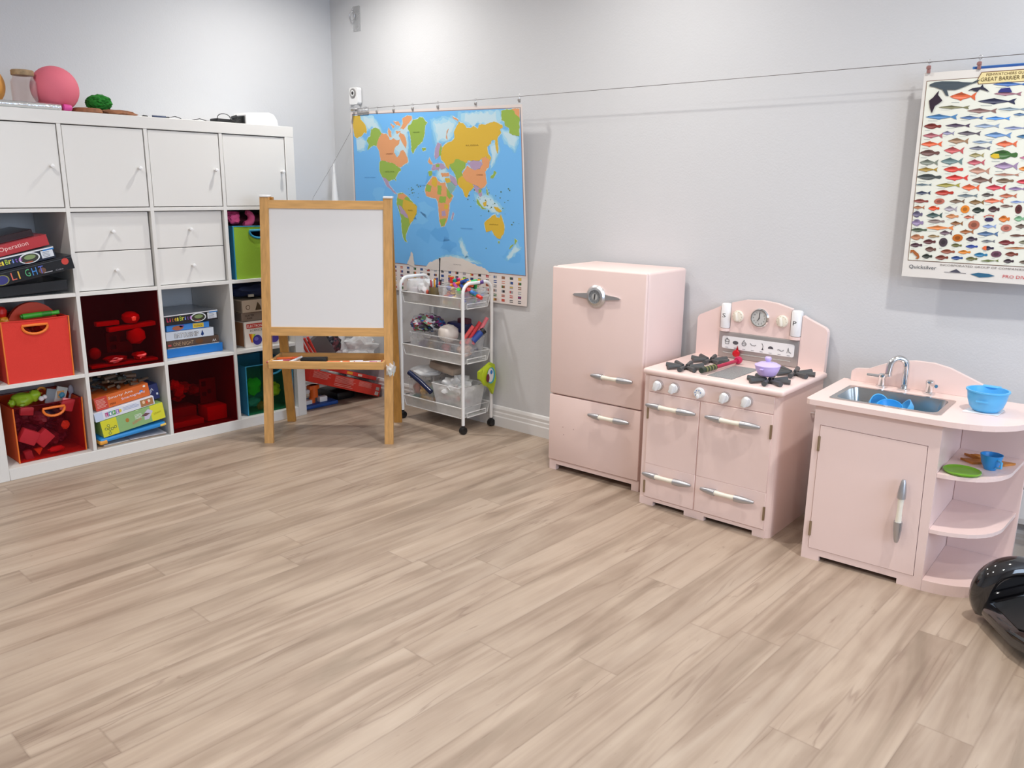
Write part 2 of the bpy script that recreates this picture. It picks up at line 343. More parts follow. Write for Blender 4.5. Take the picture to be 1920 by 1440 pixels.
# ------------------------------------------------------------------ traced outlines, in millimetres on the wall (along it, height)
WORLD=[('Y',[(-1025,1581),(-962,1579),(-959,1557),(-926,1533),(-916,1506),(-924,1483),(-938,1491),(-966,1471),(-1006,1462),(-1026,1475),(-1030,1510)]),('G',[(-880,1504),(-842,1512),(-814,1502),(-797,1481),(-827,1453),(-847,1417),(-874,1422),(-894,1413),(-927,1398),(-911,1425),(-923,1448),(-911,1463),(-892,1470)]),('R',[(-797,1481),(-757,1476),(-739,1458),(-738,1447),(-702,1451),(-680,1441),(-656,1446),(-664,1426),(-702,1405),(-711,1382),(-691,1355),(-672,1366),(-657,1389),(-634,1392),(-614,1365),(-604,1332),(-643,1317),(-674,1302),(-697,1310),(-718,1325),(-824,1342),(-829,1392),(-847,1417),(-827,1453)]),('R',[(-626,1546),(-584,1561),(-552,1556),(-550,1543),(-590,1516),(-621,1495),(-646,1500),(-623,1524)]),('R',[(-738,1507),(-720,1487),(-721,1458),(-738,1462),(-747,1488)]),('R',[(-652,1478),(-618,1469),(-604,1425),(-616,1399),(-636,1422),(-662,1463)]),('R',[(-721,1528),(-685,1512),(-704,1502)]),('R',[(-696,1538),(-656,1533),(-641,1514),(-675,1519)]),('R',[(-685,1490),(-645,1485),(-675,1475)]),('G',[(-548,1536),(-514,1541),(-492,1549),(-470,1547),(-458,1532),(-440,1521),(-458,1507),(-468,1464),(-489,1429),(-530,1408),(-565,1372),(-574,1387),(-571,1438),(-577,1482),(-589,1497),(-585,1508),(-556,1522)]),('G',[(-824,1342),(-718,1325),(-697,1310),(-674,1302),(-667,1291),(-696,1272),(-716,1249),(-712,1234),(-729,1245),(-772,1233),(-800,1249),(-824,1257),(-841,1288),(-835,1331)]),('V',[(-824,1257),(-800,1249),(-775,1235),(-772,1214),(-756,1200),(-737,1183),(-712,1164),(-733,1169),(-760,1191),(-794,1210),(-811,1237)]),('G',[(-495,1398),(-465,1399),(-466,1388),(-488,1384)]),('R',[(-442,1353),(-434,1333),(-419,1317),(-443,1321),(-456,1330)]),('G',[(-708,1169),(-673,1174),(-635,1157),(-592,1122),(-565,1105),(-572,1069),(-603,1033),(-638,1000),(-649,982),(-669,953),(-676,930),(-662,911),(-681,916),(-696,938),(-700,984),(-697,1039),(-710,1079),(-724,1120)]),('Y',[(-666,1143),(-592,1122),(-565,1105),(-572,1069),(-603,1033),(-632,1012),(-640,1050),(-659,1072),(-680,1098)]),('R',[(-708,1166),(-660,1170),(-635,1155),(-670,1137),(-704,1142)]),('V',[(-715,1115),(-685,1098),(-644,1058),(-641,1039),(-662,1044),(-700,1070)]),('R',[(-429,1258),(-402,1253),(-394,1236),(-370,1226),(-339,1228),(-335,1207),(-313,1182),(-288,1161),(-318,1127),(-328,1084),(-345,1041),(-367,1010),(-392,1003),(-402,1030),(-403,1083),(-405,1126),(-415,1147),(-453,1151),(-484,1159),(-496,1185),(-485,1211),(-456,1236)]),('Y',[(-432,1249),(-402,1249),(-400,1220),(-416,1202),(-443,1221)]),('G',[(-477,1219),(-443,1211),(-452,1181),(-493,1183)]),('G',[(-389,1160),(-340,1157),(-349,1127),(-399,1127)]),('V',[(-384,1083),(-353,1088),(-352,1062),(-380,1059)]),('G',[(-397,1044),(-348,1050),(-369,1013),(-392,1006)]),('Y',[(-358,1120),(-329,1118),(-338,1095),(-361,1097)]),('G',[(-398,1215),(-369,1211),(-376,1169),(-403,1167)]),('G',[(-333,1203),(-315,1182),(-296,1161),(-316,1146),(-337,1161)]),('V',[(-298,1083),(-292,1073),(-308,1040),(-316,1046)]),('V',[(-423,1314),(-385,1322),(-343,1318),(-329,1299),(-357,1291),(-375,1299),(-383,1283),(-394,1295),(-420,1287),(-435,1291)]),('G',[(-458,1283),(-432,1285),(-434,1262),(-456,1262)]),('V',[(-396,1395),(-375,1423),(-351,1415),(-362,1370),(-375,1358),(-398,1341),(-406,1358)]),('G',[(-373,1378),(-354,1411),(-349,1402),(-357,1361),(-372,1358)]),('R',[(-368,1274),(-310,1276),(-308,1260),(-361,1256)]),('G',[(-400,1316),(-373,1319),(-377,1304),(-399,1302)]),('T',[(-335,1228),(-296,1232),(-268,1208),(-282,1191),(-308,1168),(-326,1203)]),('V',[(-305,1266),(-265,1249),(-249,1220),(-268,1212),(-291,1228),(-307,1249)]),('Y',[(-341,1247),(-312,1252),(-299,1228),(-333,1227)]),('Y',[(-344,1400),(-318,1417),(-276,1427),(-254,1444),(-256,1471),(-234,1498),(-217,1515),(-188,1507),(-170,1486),(-140,1484),(-120,1494),(-96,1479),(-85,1499),(-52,1495),(-13,1503),(15,1507),(60,1490),(64,1480),(45,1471),(53,1454),(29,1435),(26,1422),(30,1388),(24,1361),(12,1389),(12,1422),(-7,1426),(-20,1406),(-40,1396),(-37,1366),(-20,1345),(-26,1328),(-53,1349),(-83,1339),(-103,1329),(-133,1333),(-172,1333),(-184,1320),(-213,1330),(-253,1342),(-270,1324),(-302,1314),(-309,1292),(-324,1303),(-338,1325),(-358,1339),(-361,1361),(-348,1382)]),('R',[(-80,1346),(-58,1349),(-30,1335),(-37,1301),(-63,1280),(-60,1252),(-56,1225),(-73,1207),(-98,1200),(-132,1217),(-162,1221),(-196,1235),(-219,1267),(-196,1291),(-177,1311),(-156,1295),(-126,1288),(-96,1294),(-77,1318)]),('V',[(-176,1323),(-133,1333),(-84,1327),(-77,1315),(-96,1293),(-126,1288),(-155,1298)]),('G',[(-302,1317),(-270,1324),(-253,1343),(-233,1338),(-188,1323),(-195,1299),(-228,1277),(-258,1281),(-284,1285)]),('G',[(-279,1285),(-222,1281),(-214,1263),(-241,1245),(-254,1220),(-261,1253)]),('Y',[(-246,1245),(-219,1263),(-191,1233),(-152,1221),(-140,1210),(-175,1185),(-195,1156),(-207,1159),(-220,1192),(-254,1220)]),('V',[(-144,1217),(-113,1207),(-94,1194),(-91,1168),(-106,1157),(-120,1182),(-134,1185)]),('G',[(-113,1200),(-96,1194),(-95,1182),(-113,1175)]),('G',[(-26,1259),(-9,1266),(-3,1283),(11,1275),(-10,1252),(-30,1248)]),('R',[(-260,1544),(-221,1525),(-227,1519),(-256,1534)]),('R',[(-307,1477),(-291,1487),(-307,1459),(-304,1434),(-315,1442)]),('G',[(60,1552),(92,1557),(137,1553),(168,1518),(162,1438),(130,1442),(104,1452),(101,1476),(78,1486),(77,1503),(57,1513)]),('R',[(124,1559),(172,1558),(168,1515),(145,1535)]),('G',[(-131,1153),(-114,1141),(-93,1111),(-67,1102),(-96,1103),(-122,1127)]),('Y',[(-88,1133),(-63,1143),(-64,1120),(-84,1112)]),('Y',[(-18,1115),(8,1113),(33,1094),(15,1089),(-4,1097)]),('G',[(-59,1213),(-53,1189),(-48,1165),(-59,1173)]),('Y',[(-78,1041),(-56,1053),(-30,1072),(-11,1079),(-1,1064),(17,1059),(26,1079),(35,1057),(46,1021),(39,990),(15,962),(-4,965),(-22,979),(-41,1001),(-76,991),(-83,1012),(-86,1031)]),('G',[(108,967),(125,958),(107,938)]),('G',[(99,938),(70,914),(80,931)]),('G',[(-2,949),(11,950),(3,937)]),('W',[(-679,793),(-649,839),(-637,863),(-625,850),(-619,778)]),('W',[(-545,774),(-502,812),(-408,845),(-332,854),(-246,846),(-176,826),(-95,809),(-62,779)])]
PALE=[[(-959,1579),(-863,1577),(-831,1548),(-811,1521),(-785,1490),(-873,1512),(-913,1494),(-954,1553)],[(-1032,1459),(-967,1465),(-920,1444),(-953,1395),(-1030,1388)],[(-213,1556),(56,1559),(75,1506),(46,1487),(-90,1506),(-159,1489),(-221,1522)],[(-413,1530),(-270,1541),(-227,1519),(-275,1434),(-318,1424),(-359,1429),(-392,1416)],[(45,1474),(131,1458),(161,1431),(135,1373),(73,1407)],[(-25,1410),(23,1422),(35,1381),(7,1321),(-33,1287),(-16,1338)],[(-389,1296),(-330,1296),(-313,1260),(-359,1223),(-404,1253)],[(-772,1459),(-586,1548),(-544,1525),(-594,1487),(-592,1402),(-613,1328),(-685,1355),(-717,1382)],[(-136,1172),(-45,1173),(39,1110),(15,1077),(-51,1091),(-129,1123)],[(46,873),(116,943),(147,920),(56,857)],[(-275,931),(-249,950),(-208,866),(-234,847)],[(-462,824),(-368,861),(-209,857),(-128,828),(-284,835)]]
FISH=[('f',1964,1501,2040,1497,27,'D9663C'),('f',2081,1530,2178,1524,14,'3C6BB0'),('f',2087,1502,2163,1497,13,'9A6A78'),('f',2046,1482,2151,1476,19,'2E3350'),('f',1934,1470,2025,1465,12,'7D7B58'),('f',2019,1455,2103,1451,16,'8A6A66'),('f',2104,1456,2180,1452,11,'8DA0AD'),('f',1899,1442,1994,1438,18,'4F84B5'),('f',2000,1435,2068,1432,12,'5A79A8'),('f',2073,1430,2142,1427,12,'4B8FDC'),('f',2148,1438,2190,1436,10,'5577A0'),('r',1897,1413,1950,1411,19,'7A2A22'),('f',1961,1413,2034,1410,13,'4A3B55'),('f',2045,1408,2116,1406,14,'93A7C2'),('f',2127,1399,2192,1397,11,'8490B8'),('f',1897,1384,1959,1382,18,'B0656E'),('f',1955,1390,1991,1388,14,'8C8AA8'),('f',2000,1388,2067,1385,15,'5C5560'),('f',2077,1380,2152,1377,19,'6C94C4'),('f',2165,1373,2207,1371,12,'3A6E98'),('f',1975,1365,2036,1363,20,'A07F62'),('f',2045,1360,2103,1358,10,'8BA0B8'),('f',2112,1352,2171,1351,21,'DE6B45'),('f',1894,1357,1960,1356,19,'E4653E'),('r',1894,1329,1955,1328,22,'6B4A45'),('f',1967,1336,2026,1334,24,'C25A5C'),('f',2039,1341,2100,1340,13,'6E7080'),('r',2101,1320,2176,1318,30,'3E6A35'),('f',1897,1299,1955,1298,21,'7C8478'),('f',1961,1302,2027,1301,24,'6A8485'),('f',2042,1319,2085,1319,16,'A39A6A'),('f',2039,1297,2090,1297,20,'BC5A66'),('f',2116,1286,2182,1285,25,'9C86A8'),('f',2182,1310,2224,1309,13,'C07090'),('f',1895,1276,1956,1276,15,'A8893A'),('r',1973,1276,2031,1276,20,'D3463A'),('f',2048,1272,2107,1271,23,'BC8E7A'),('f',2119,1260,2189,1259,9,'B07B68'),('r',2184,1277,2220,1276,15,'E88A3A'),('r',1894,1253,1970,1252,21,'454C4C'),('f',1981,1250,2049,1250,20,'D83A35'),('f',2058,1243,2118,1243,22,'73564C'),('r',2127,1241,2176,1241,16,'7A6550'),('r',2183,1238,2226,1238,15,'C83A48'),('f',1893,1228,1944,1228,8,'6C7F88'),('f',1956,1226,2029,1227,15,'A39B4A'),('f',2033,1220,2085,1220,22,'E2663A'),('f',2101,1220,2158,1220,20,'CC3F4E'),('f',2164,1217,2212,1217,13,'8D76A0'),('f',1897,1201,1944,1202,13,'3C4560'),('r',1956,1202,2012,1203,19,'B5382A'),('f',2023,1194,2083,1195,12,'6F7E86'),('r',2093,1197,2127,1198,13,'544A48'),('f',2142,1195,2191,1196,15,'BE6B4E'),('r',1893,1175,1940,1175,14,'8A4038'),('d',1957,1175,1989,1176,19,'B86A5A'),('f',2003,1176,2048,1177,15,'77604E'),('f',2060,1174,2104,1175,18,'86683F'),('f',2101,1179,2158,1180,17,'DE7455'),('f',2174,1177,2217,1178,6,'8AA3D8'),('f',1895,1154,1931,1155,13,'B0704C'),('r',1942,1152,1976,1153,17,'DA4B22'),('f',1990,1152,2029,1152,20,'A7A0AC'),('d',2039,1152,2065,1152,25,'E2882A'),('r',2072,1149,2107,1150,21,'23332B'),('r',2117,1153,2149,1154,21,'4A2F32'),('r',2149,1164,2184,1164,10,'7D6358'),('d',2191,1155,2210,1156,28,'5E2D2E'),('r',1895,1132,1927,1132,24,'65607A'),('f',1938,1129,1988,1131,20,'3F5A58'),('r',1998,1128,2036,1129,16,'CC8C5C'),('f',2051,1127,2081,1128,13,'C06A50'),('d',2111,1121,2137,1122,13,'3C3360'),('r',2150,1124,2181,1125,23,'D4782E'),('r',2192,1126,2221,1127,19,'7FB08A'),('r',1896,1104,1933,1105,25,'9080A4'),('r',1945,1110,1997,1112,14,'8F807C'),('f',2014,1106,2052,1107,16,'8C5C34'),('d',2067,1103,2100,1104,29,'B06A54'),('f',2108,1100,2147,1101,14,'88A0D0'),('d',2160,1096,2190,1098,22,'C07868'),('f',2198,1103,2236,1105,16,'6A5A50'),('r',1896,1080,1947,1082,14,'4E5E4A'),('f',1943,1089,2027,1092,16,'E2884A'),('f',1986,1074,2024,1076,18,'6A5560'),('f',2045,1080,2086,1082,16,'A4663C'),('f',2095,1076,2156,1078,17,'56749A'),('r',1898,1056,1940,1058,21,'B87C58'),('r',1951,1062,1987,1063,11,'A08860'),('d',2026,1060,2057,1061,24,'C0681E'),('r',2066,1058,2099,1059,17,'453848'),('f',2110,1053,2150,1055,10,'70747C'),('r',2159,1051,2203,1053,18,'7A2A2E'),('r',2187,1074,2228,1076,9,'6A4436'),('r',2214,1055,2247,1056,13,'7A7860'),('r',1939,1043,1978,1045,18,'5C2C2E'),('d',1988,1044,2014,1045,29,'4A4048'),('r',1900,1030,1938,1032,16,'503440'),('r',2025,1036,2057,1037,13,'68683A'),('r',2068,1034,2103,1036,13,'2C4A9A'),('r',2116,1031,2149,1033,15,'2E2440'),('r',1948,1019,1982,1020,19,'6A4A40'),('r',1996,1014,2039,1016,16,'93503A'),('r',2048,1015,2085,1017,14,'D8852A'),('r',2095,1009,2134,1011,16,'2E7AA4'),('d',2143,1014,2173,1016,20,'6A4658'),('r',2182,1016,2218,1018,16,'7A3A2A'),('r',1941,995,1973,997,17,'26322A'),('r',1982,993,2022,996,17,'7A3A2C'),('r',2030,995,2065,997,14,'2A4C8A'),('r',2073,995,2107,997,14,'66683A'),('f',2116,991,2168,995,8,'6E7C44'),('r',2180,994,2209,996,15,'3C3038'),('r',2223,994,2257,996,12,'6A5A4C'),('f',2174,1035,2261,1039,2,'B07040')]
SEA=[('46525A',[(1899,1541),(1913,1547),(1935,1549),(1984,1545),(1995,1542),(2024,1539),(2033,1544),(2045,1546),(2035,1538),(2018,1534),(1995,1525),(1978,1520),(1953,1522),(1961,1502),(1952,1505),(1940,1523),(1915,1533),(1901,1536)]),('2E1F30',[(1931,1522),(1929,1508),(1944,1490),(1936,1483),(1924,1475),(1917,1452),(1909,1470),(1904,1492),(1915,1501),(1924,1514)]),('2B2B40',[(2014,1515),(2026,1522),(2048,1524),(2054,1532),(2057,1523),(2066,1517),(2076,1507),(2060,1514),(2048,1518),(2041,1510),(2027,1516)]),('33377A',[(2098,1505),(2105,1516),(2129,1517),(2137,1503)]),('D9B92E',[(2103,1318),(2111,1323),(2125,1322),(2129,1310),(2116,1308),(2105,1313)]),('E0683A',[(2116,1032),(2121,1038),(2128,1039),(2129,1025),(2123,1026)]),('A6602E',[(1904,1014),(1914,1015),(1930,1003),(1935,992),(1930,985),(1922,987),(1929,992),(1918,1000),(1911,1008),(1904,1003)]),('C05038',[(2107,1131),(2121,1137),(2137,1135),(2135,1127),(2132,1133),(2121,1134),(2111,1130),(2114,1125)])]
# ------------------------------------------------------------------ cube shelving unit with doors and drawers
def shelf():
    t = thing('cube_shelf', 'white four by four cube shelving unit with doors and drawers against the left wall', 'shelf')
    b = MB(); D = .39
    for lo, hi in (((0, 0, 0), (.05, D, 1.488)), ((1.438, 0, 0), (1.488, D, 1.488)), ((.05, 0, 0), (1.438, D, .05)), ((.0, -.0005, 1.438), (1.488, D, 1.4885))): b.box(lo, hi, 'shelf_white', .0015, 1)
    for k in (1, 2, 3): b.box((.05, .002, .034 + .351 * k), (1.438, D, .05 + .351 * k), 'shelf_white', .001, 1)
    for k in (1, 2, 3): b.box((.034 + .351 * k, .001, .05), (.05 + .351 * k, D, 1.438), 'shelf_white', .001, 1)
    b.build('frame', t)
    def knob(par, x, y, z):
        k = MB(); k.lathe([(.0045, 0), (.004, .010), (.0075, .014), (.0085, .020), (.0075, .0245), (.0, .026)], 'white_plastic', (x, y, z), (0, -1, 0), 16); k.build('knob', par)
    for c in range(4):
        x0 = .05 + .351 * c
        b = MB(); b.box((x0 + .003, .004, 1.106), (x0 + .332, .022, 1.4345), 'shelf_white', .0015, 1); d = b.build('door', t); knob(d, x0 + .297 + .004 * c, .004, 1.271)
    for c in (1, 2):
        x0 = .05 + .351 * c
        for z0, z1 in ((.7545, .9185), (.9215, 1.084)):
            b = MB(); b.box((x0 + .003, .018, z0), (x0 + .328, .034, z1), 'shelf_white', .0015, 1); b.box((x0 + .012, .034, z0 + .01), (x0 + .320, .36, z0 + .14), 'shelf_white')
            d = b.build('drawer', t); knob(d, x0 + .165, .018, (z0 + z1) / 2 + .0)
shelf()

# ------------------------------------------------------------------ boxes of games
def FY(y=0.0): return lambda a, c: (a, y - .0008, c)
def gamebox(name, label, loc, tilt, w, d, h, col, deco=None, yaw=0, cat='game box', group=None, lid=None, side=None):
    """box whose front face looks towards -Y; deco(b, f, w, h) draws its printed front"""
    b = MB(); b.box((0, 0, 0), (w, d, h), 'gloss_print', .0012, 1, col=H(col))
    if lid: b.box((-.001, -.0006, h * .97), (w + .001, d + .001, h + .0008), 'gloss_print', col=H(lid))
    if deco: deco(b, FY(), w, h)
    if side: b.add([(-.0006, .01, .004), (-.0006, d - .01, .004), (-.0006, d - .01, h - .004), (-.0006, .01, h - .004)], [(0, 1, 2, 3)], 'print', False, side)
    o = b.build(name); tag(o, label, cat, group); o.location = loc; o.rotation_euler = (0, -tilt, yaw); return o
def R_(b, f, x0, y0, x1, y1, c): b.flat([(x0, y0), (x1, y0), (x1, y1), (x0, y1)], f, 'gloss_print', H(c))
def E_(b, f, x, y, rx, ry, c, n=18): b.flat(arc(x, y, rx, ry, 0, 360 - 360 / n, n - 1), f, 'gloss_print', H(c))
def T_(b, f, s, x, y, w=None, h=None, c='FFFFFF', ang=0): g = lambda a, d: (f(a, d)[0], f(a, d)[1] - .0006, f(a, d)[2]); b.text(s, g, x, y, w, h, 'gloss_print', H(c), ang)
def up(f, k=.0004): return lambda a, d: (f(a, d)[0], f(a, d)[1] - k, f(a, d)[2])
def lines(b, f, x0, x1, y0, y1, n, c):
    for i in range(n): y = y1 - (i + .5) * (y1 - y0) / n; R_(b, f, x0, y, x1 - random.random() * .2 * (x1 - x0), y + (y1 - y0) / n * .35, c)
def pegs(b, f, w, h, x0=.16):
    R_(b, f, 0, h * .90, w, h, 'E4E6EA'); k = up(f)
    for i, (ch, c) in enumerate(zip('Lite-Brite', ('E8406A', 'E8406A', 'F08A3A', 'F0C23A', 'F0E24A', 'B8D84A', 'E8E05A', '7A9AE8', '9A6AE0', 'C86ADA'))): T_(b, k, ch, .012 + i * .0125, h * .36, .0105 if ch not in 'it-' else .006, h * (.42 if ch in 'LB' else .34), c)
    E_(b, k, w * .58 + .012, h * .47, .040, h * .46, 'DDE3E8'); E_(b, up(f, .0008), w * .58 + .012, h * .46, .034, h * .38, '3A3A34'); E_(b, up(f, .001), w * .58 + .014, h * .55, .022, h * .2, '7F9464'); R_(b, up(f, .001), w * .5 + .012, h * .1, w * .62 + .01, h * .2, 'A04A34')
    R_(b, k, w * .80, h * .18, w - .006, h * .82, 'D9DEE6'); lines(b, up(f, .0008), w * .82, w * .93, h * .2, h * .7, 4, '7A8290')
    R_(b, up(f, .0008), w * .84, h * .78, w, h * .9, '2F7AC4')
A_ = math.atan
# second row, left cell: leaning pile
gamebox('game_box', 'plain charcoal box lying under the leaning pile of games', (.062, .01, .7535), math.radians(3), .30, .26, .042, '24262A')
def d(b, f, w, h):
    for i, (ch, c) in enumerate(zip('LIGHT', ('D86A5A', 'D8B04A', '5AB07A', '4A8AD0', '5A6AC8'))): T_(b, f, ch, .085 + i * .026, .012, .018 if ch != 'I' else .005, .03, c)
    E_(b, f, .05, .022, .026, .02, '8A8A50'); E_(b, up(f), .05, .022, .022, .017, '3A3A7A'); E_(b, f, w - .03, h * .66, .014, .014, 'C8453C'); E_(b, f, w * .62, h * .4, .014, .012, '6A4A3C'); T_(b, f, 'Cube', w - .075, .008, .03, .006, '9A9AA2'); lines(b, f, w - .12, w - .085, .006, .014, 1, 'B8B8C0')
    R_(b, f, 0, h * .86, w, h * .875, '6A7078')
gamebox('game_box', 'long black game box with rainbow LIGHT lettering, lowest of the leaning pile', (.0645, -.03, .797), math.radians(11.0), .325, .27, .056, '17181C', d, lid='202228')
gamebox('game_box', 'peg light game box leaning on the black one under a red box', (.062, -.022, .8565), math.radians(11.0), .262, .26, .046, '20283A', pegs, lid='7E848E')
def d(b, f, w, h): T_(b, f, 'Operation', .06, .012, .11, .022, 'F0C8C4', .02); R_(b, f, .0, .002, .02, h - .002, 'E0C8A0'); R_(b, f, .004, h * .55, .016, h * .85, 'B04A30')
gamebox('game_box', 'red game box with pale curly lettering atop the leaning pile', (.064, -.01, .9050), math.radians(12.5), .245, .25, .042, 'B3343A', d, lid='B83A40')
gamebox('game_box', 'very dark maroon box lid lying highest in the upper left open cell', (.066, .03, .9500), math.radians(12.5), .20, .26, .028, '2A1416')
# third row, third cell: neat stack
X = .790; Yb = .075
gamebox('game_box', 'bright blue flat box at the bottom of the neat stack', (X - .008, Yb - .01, .402), 0, .282, .27, .040, '1F74C4', lid='2A84D4')
def d(b, f, w, h): T_(b, f, 'ONE NIGHT', .03, .010, .10, .018, 'B89A7A'); E_(b, f, .16, .02, .02, .012, '6A4A34'); T_(b, f, 'AA', w - .035, .010, .02, .012, 'E0E0E0'); R_(b, f, .0, 0, w, .0025, 'D8D8D8'); R_(b, f, .004, .012, .02, .02, 'C84A4A')
gamebox('game_box', 'brown game box under the white one in the neat stack', (X, Yb, .4435), 0, .262, .26, .038, '5A4A42', d)
def d(b, f, w, h): 
    for dx, dy, c in ((-.001, -.001, '1A2A4A'), (.001, .001, '1A2A4A'), (.0015, -.001, '1A2A4A'), (-.001, .0012, '1A2A4A')): T_(b, f, 'BATTLESHIP', .042 + dx, .010 + dy, .118, .021, c)
    T_(b, up(f), 'BATTLESHIP', .042, .010, .118, .021, 'F2F4F8'); b.flat([(.172, .012), (.180, .006), (.188, .012), (.186, .022), (.180, .036), (.176, .022)], f, 'gloss_print', H('24407A'))
gamebox('game_box', 'white BATTLESHIP game box in the middle of the neat stack', (X - .004, Yb - .004, .4825), 0, .240, .26, .0415, 'D3DCE8', d)
def d(b, f, w, h): E_(b, f, .055, .013, .028, .011, 'B0664A'); R_(b, f, .13, .004, .185, .026, 'E0C24A'); T_(b, f, 'PATROL', .137, .009, .042, .008, '7A5A20'); E_(b, f, .075, .02, .012, .006, '6A4AA0')
gamebox('game_box', 'blue game box with a yellow patch just under the peg light box', (X + .006, Yb + .006, .525), 0, .214, .25, .029, '3E8AD8', d)
gamebox('game_box', 'peg light game box topping the neat stack', (X - .006, Yb - .006, .5555), math.radians(1.2), .268, .26, .047, '20242C', pegs, lid='7E848E')
# third row, fourth cell
def d(b, f, w, h):
    R_(b, f, .012, h - .034, w, h - .010, 'C03A34'); T_(b, up(f), 'ELECTRONIC', .016, h - .029, .10, .013, 'F4E4E0'); T_(b, f, 'SCIENCE', .03, h - .050, .07, .010, '3A3A40')
    for i, c in enumerate(('C8502A', 'E0902A', 'E8C83A', '9AC84A')): b.flat([(.022 + i * .009, .070 - i * .002), (.031 + i * .009, .068), (.040 + i * .006, .022), (.034 + i * .004, .024)], up(f, .0003 * (i + 1)), 'gloss_print', H(c))
    E_(b, up(f, .002), .068, .034, .026, .026, '3C3486'); E_(b, up(f, .0024), .062, .040, .012, .010, '6A62B0'); E_(b, up(f, .002), .165, .036, .028, .028, '4A3A90')
gamebox('game_box', 'tall white box with rainbow and planet picture behind the left easel leg', (1.176, .045, .402), 0, .245, .12, .130, 'E4DCD4', d, side='9A6A4A')
def d(b, f, w, h): T_(b, f, 'SCATTER', .02, .024, .05, .009, '35302E'); T_(b, f, 'PAIR', .03, .010, .03, .009, '35302E')
gamebox('game_box', 'grey brown slim box between two white boxes behind the easel', (1.172, .058, .5335), 0, .235, .11, .044, '8C7C70', d, side='6A5E58')
def d(b, f, w, h): E_(b, f, .03, .026, .012, .012, '5A4638'); E_(b, up(f), .03, .026, .009, .009, 'CDBBA8'); b.flat([(.07, .008), (.105, .010), (.10, .03), (.085, .05), (.078, .03)], f, 'gloss_print', H('5A4A38'))
gamebox('game_box', 'cream box with small brown emblem on the grey slim box', (1.176, .050, .579), 0, .235, .115, .062, 'C9B8A4', d, side='8A7A6C')
b = MB(); b.blob((1.28, .15, .684), (.13, .09, .040), 'print', 3, .14, 2.5, 3, H('1A2C58'), .642); b.box((1.22, .058, .655), (1.248, .066, .668), 'print', col=H('C8C4B8'))
tag(b.build('fabric_bundle'), 'dark navy fabric bundle squeezed above the cream box', 'fabric')
# bottom row, second cell: tilted pile
b = MB(); b.box((.41, .02, .0505), (.72, .30, .056), 'print', col=H('B9A48E')); b.box((.43, .03, .056), (.70, .29, .060), 'print', col=H('D8D4D0'), rot=Matrix.Rotation(.06, 3, 'Z')); b.box((.56, .012, .0605), (.725, .25, .0640), 'print', col=H('C9C7CC'), rot=Matrix.Rotation(-.05, 3, 'Z'))
tag(b.build('paper_pile'), 'loose papers and cardboard under the tilted pile of games', 'papers')
b = MB(); b.box((0, 0, 0), (.300, .22, .022), pm('2E8FD8'), .008, 2); b.box((-.004, -.003, -.006), (.03, .05, .012), pm('E8A23A'), .005); b.box((.272, -.003, .002), (.302, .05, .014), pm('E8C25A'), .005)
put(tag(b.build('toy_tray'), 'blue plastic toy tray with yellow corners under the green game box', 'toy'), (.420, .004, .0745), (0, -math.radians(4.5), 0))
def d(b, f, w, h):
    R_(b, f, 0, 0, .07, h, 'D4D236'); R_(b, f, w - .062, 0, w, h, 'D8D83A'); R_(b, f, .07, .0, w - .062, h, '8DB47A')
    P = [(.03, .012), (.034, .030), (.030, .048), (.044, .030), (.058, .034), (.018, .036)]
    for a, c in ((0, 1), (1, 2), (1, 3), (3, 4), (1, 5)):
        x0, y0 = P[a]; x1, y1 = P[c]; n = math.hypot(x1 - x0, y1 - y0); nx, ny = -(y1 - y0) / n * .0012, (x1 - x0) / n * .0012
        b.flat([(x0 - nx, y0 - ny), (x1 - nx, y1 - ny), (x1 + nx, y1 + ny), (x0 + nx, y0 + ny)], up(f), 'gloss_print', H('4A5A28'))
    for x, y in P: E_(b, up(f, .0006), x, y, .0065, .0065, '55682C'); E_(b, up(f, .0009), x, y, .0045, .0045, 'C8CE58')
    T_(b, up(f), 'SCIENCE', .135, .016, .045, .012, 'E07A6A', .25); lines(b, up(f), .15, .185, .034, .058, 4, 'E8EDE8')
    b.flat([(.19, .02), (.21, .018), (.235, .05), (.215, .066), (.195, .052)], up(f), 'gloss_print', H('C8C4DC')); b.flat([(.178, .042), (.20, .036), (.222, .044), (.20, .052)], up(f, .0008), 'gloss_print', H('6A4A50')); E_(b, up(f), .115, .045, .008, .01, 'B07A3A'); T_(b, up(f), 'chem', w - .05, .03, .035, .01, 'A8A020', .1)
gamebox('game_box', 'green science kit box with yellow ends and molecule drawing', (.436, .004, .1005), math.radians(7.6), .286, .24, .076, '9CBE6A', d)
def d(b, f, w, h):
    for i, (ch, c) in enumerate(zip('LIFE', ('B04A8A', '3A8AA0', '4AA04A', '9A6AC0'))): R_(b, f, .045 + i * .016, .010, .059 + i * .016, .030, c); T_(b, up(f), ch, .048 + i * .016, .013, .007, .013, 'FFFFFF')
    R_(b, f, 0, 0, .035, h, 'C4D2EA'); lines(b, f, .125, .20, .012, .03, 3, '9AA8CC'); R_(b, f, .205, .004, w - .006, h - .004, 'A8794E'); E_(b, up(f), .22, .024, .006, .008, 'E8C8A8'); E_(b, up(f), .235, .02, .006, .008, 'D8553A'); E_(b, up(f), .245, .024, .006, .007, 'E8D8C8'); E_(b, f, .112, .02, .006, .008, 'D8C84A')
gamebox('game_box', 'white and pale blue LIFE game box on the green kit', (.410, .006, .1755), math.radians(7.6), .270, .25, .040, 'DDE2EE', d)
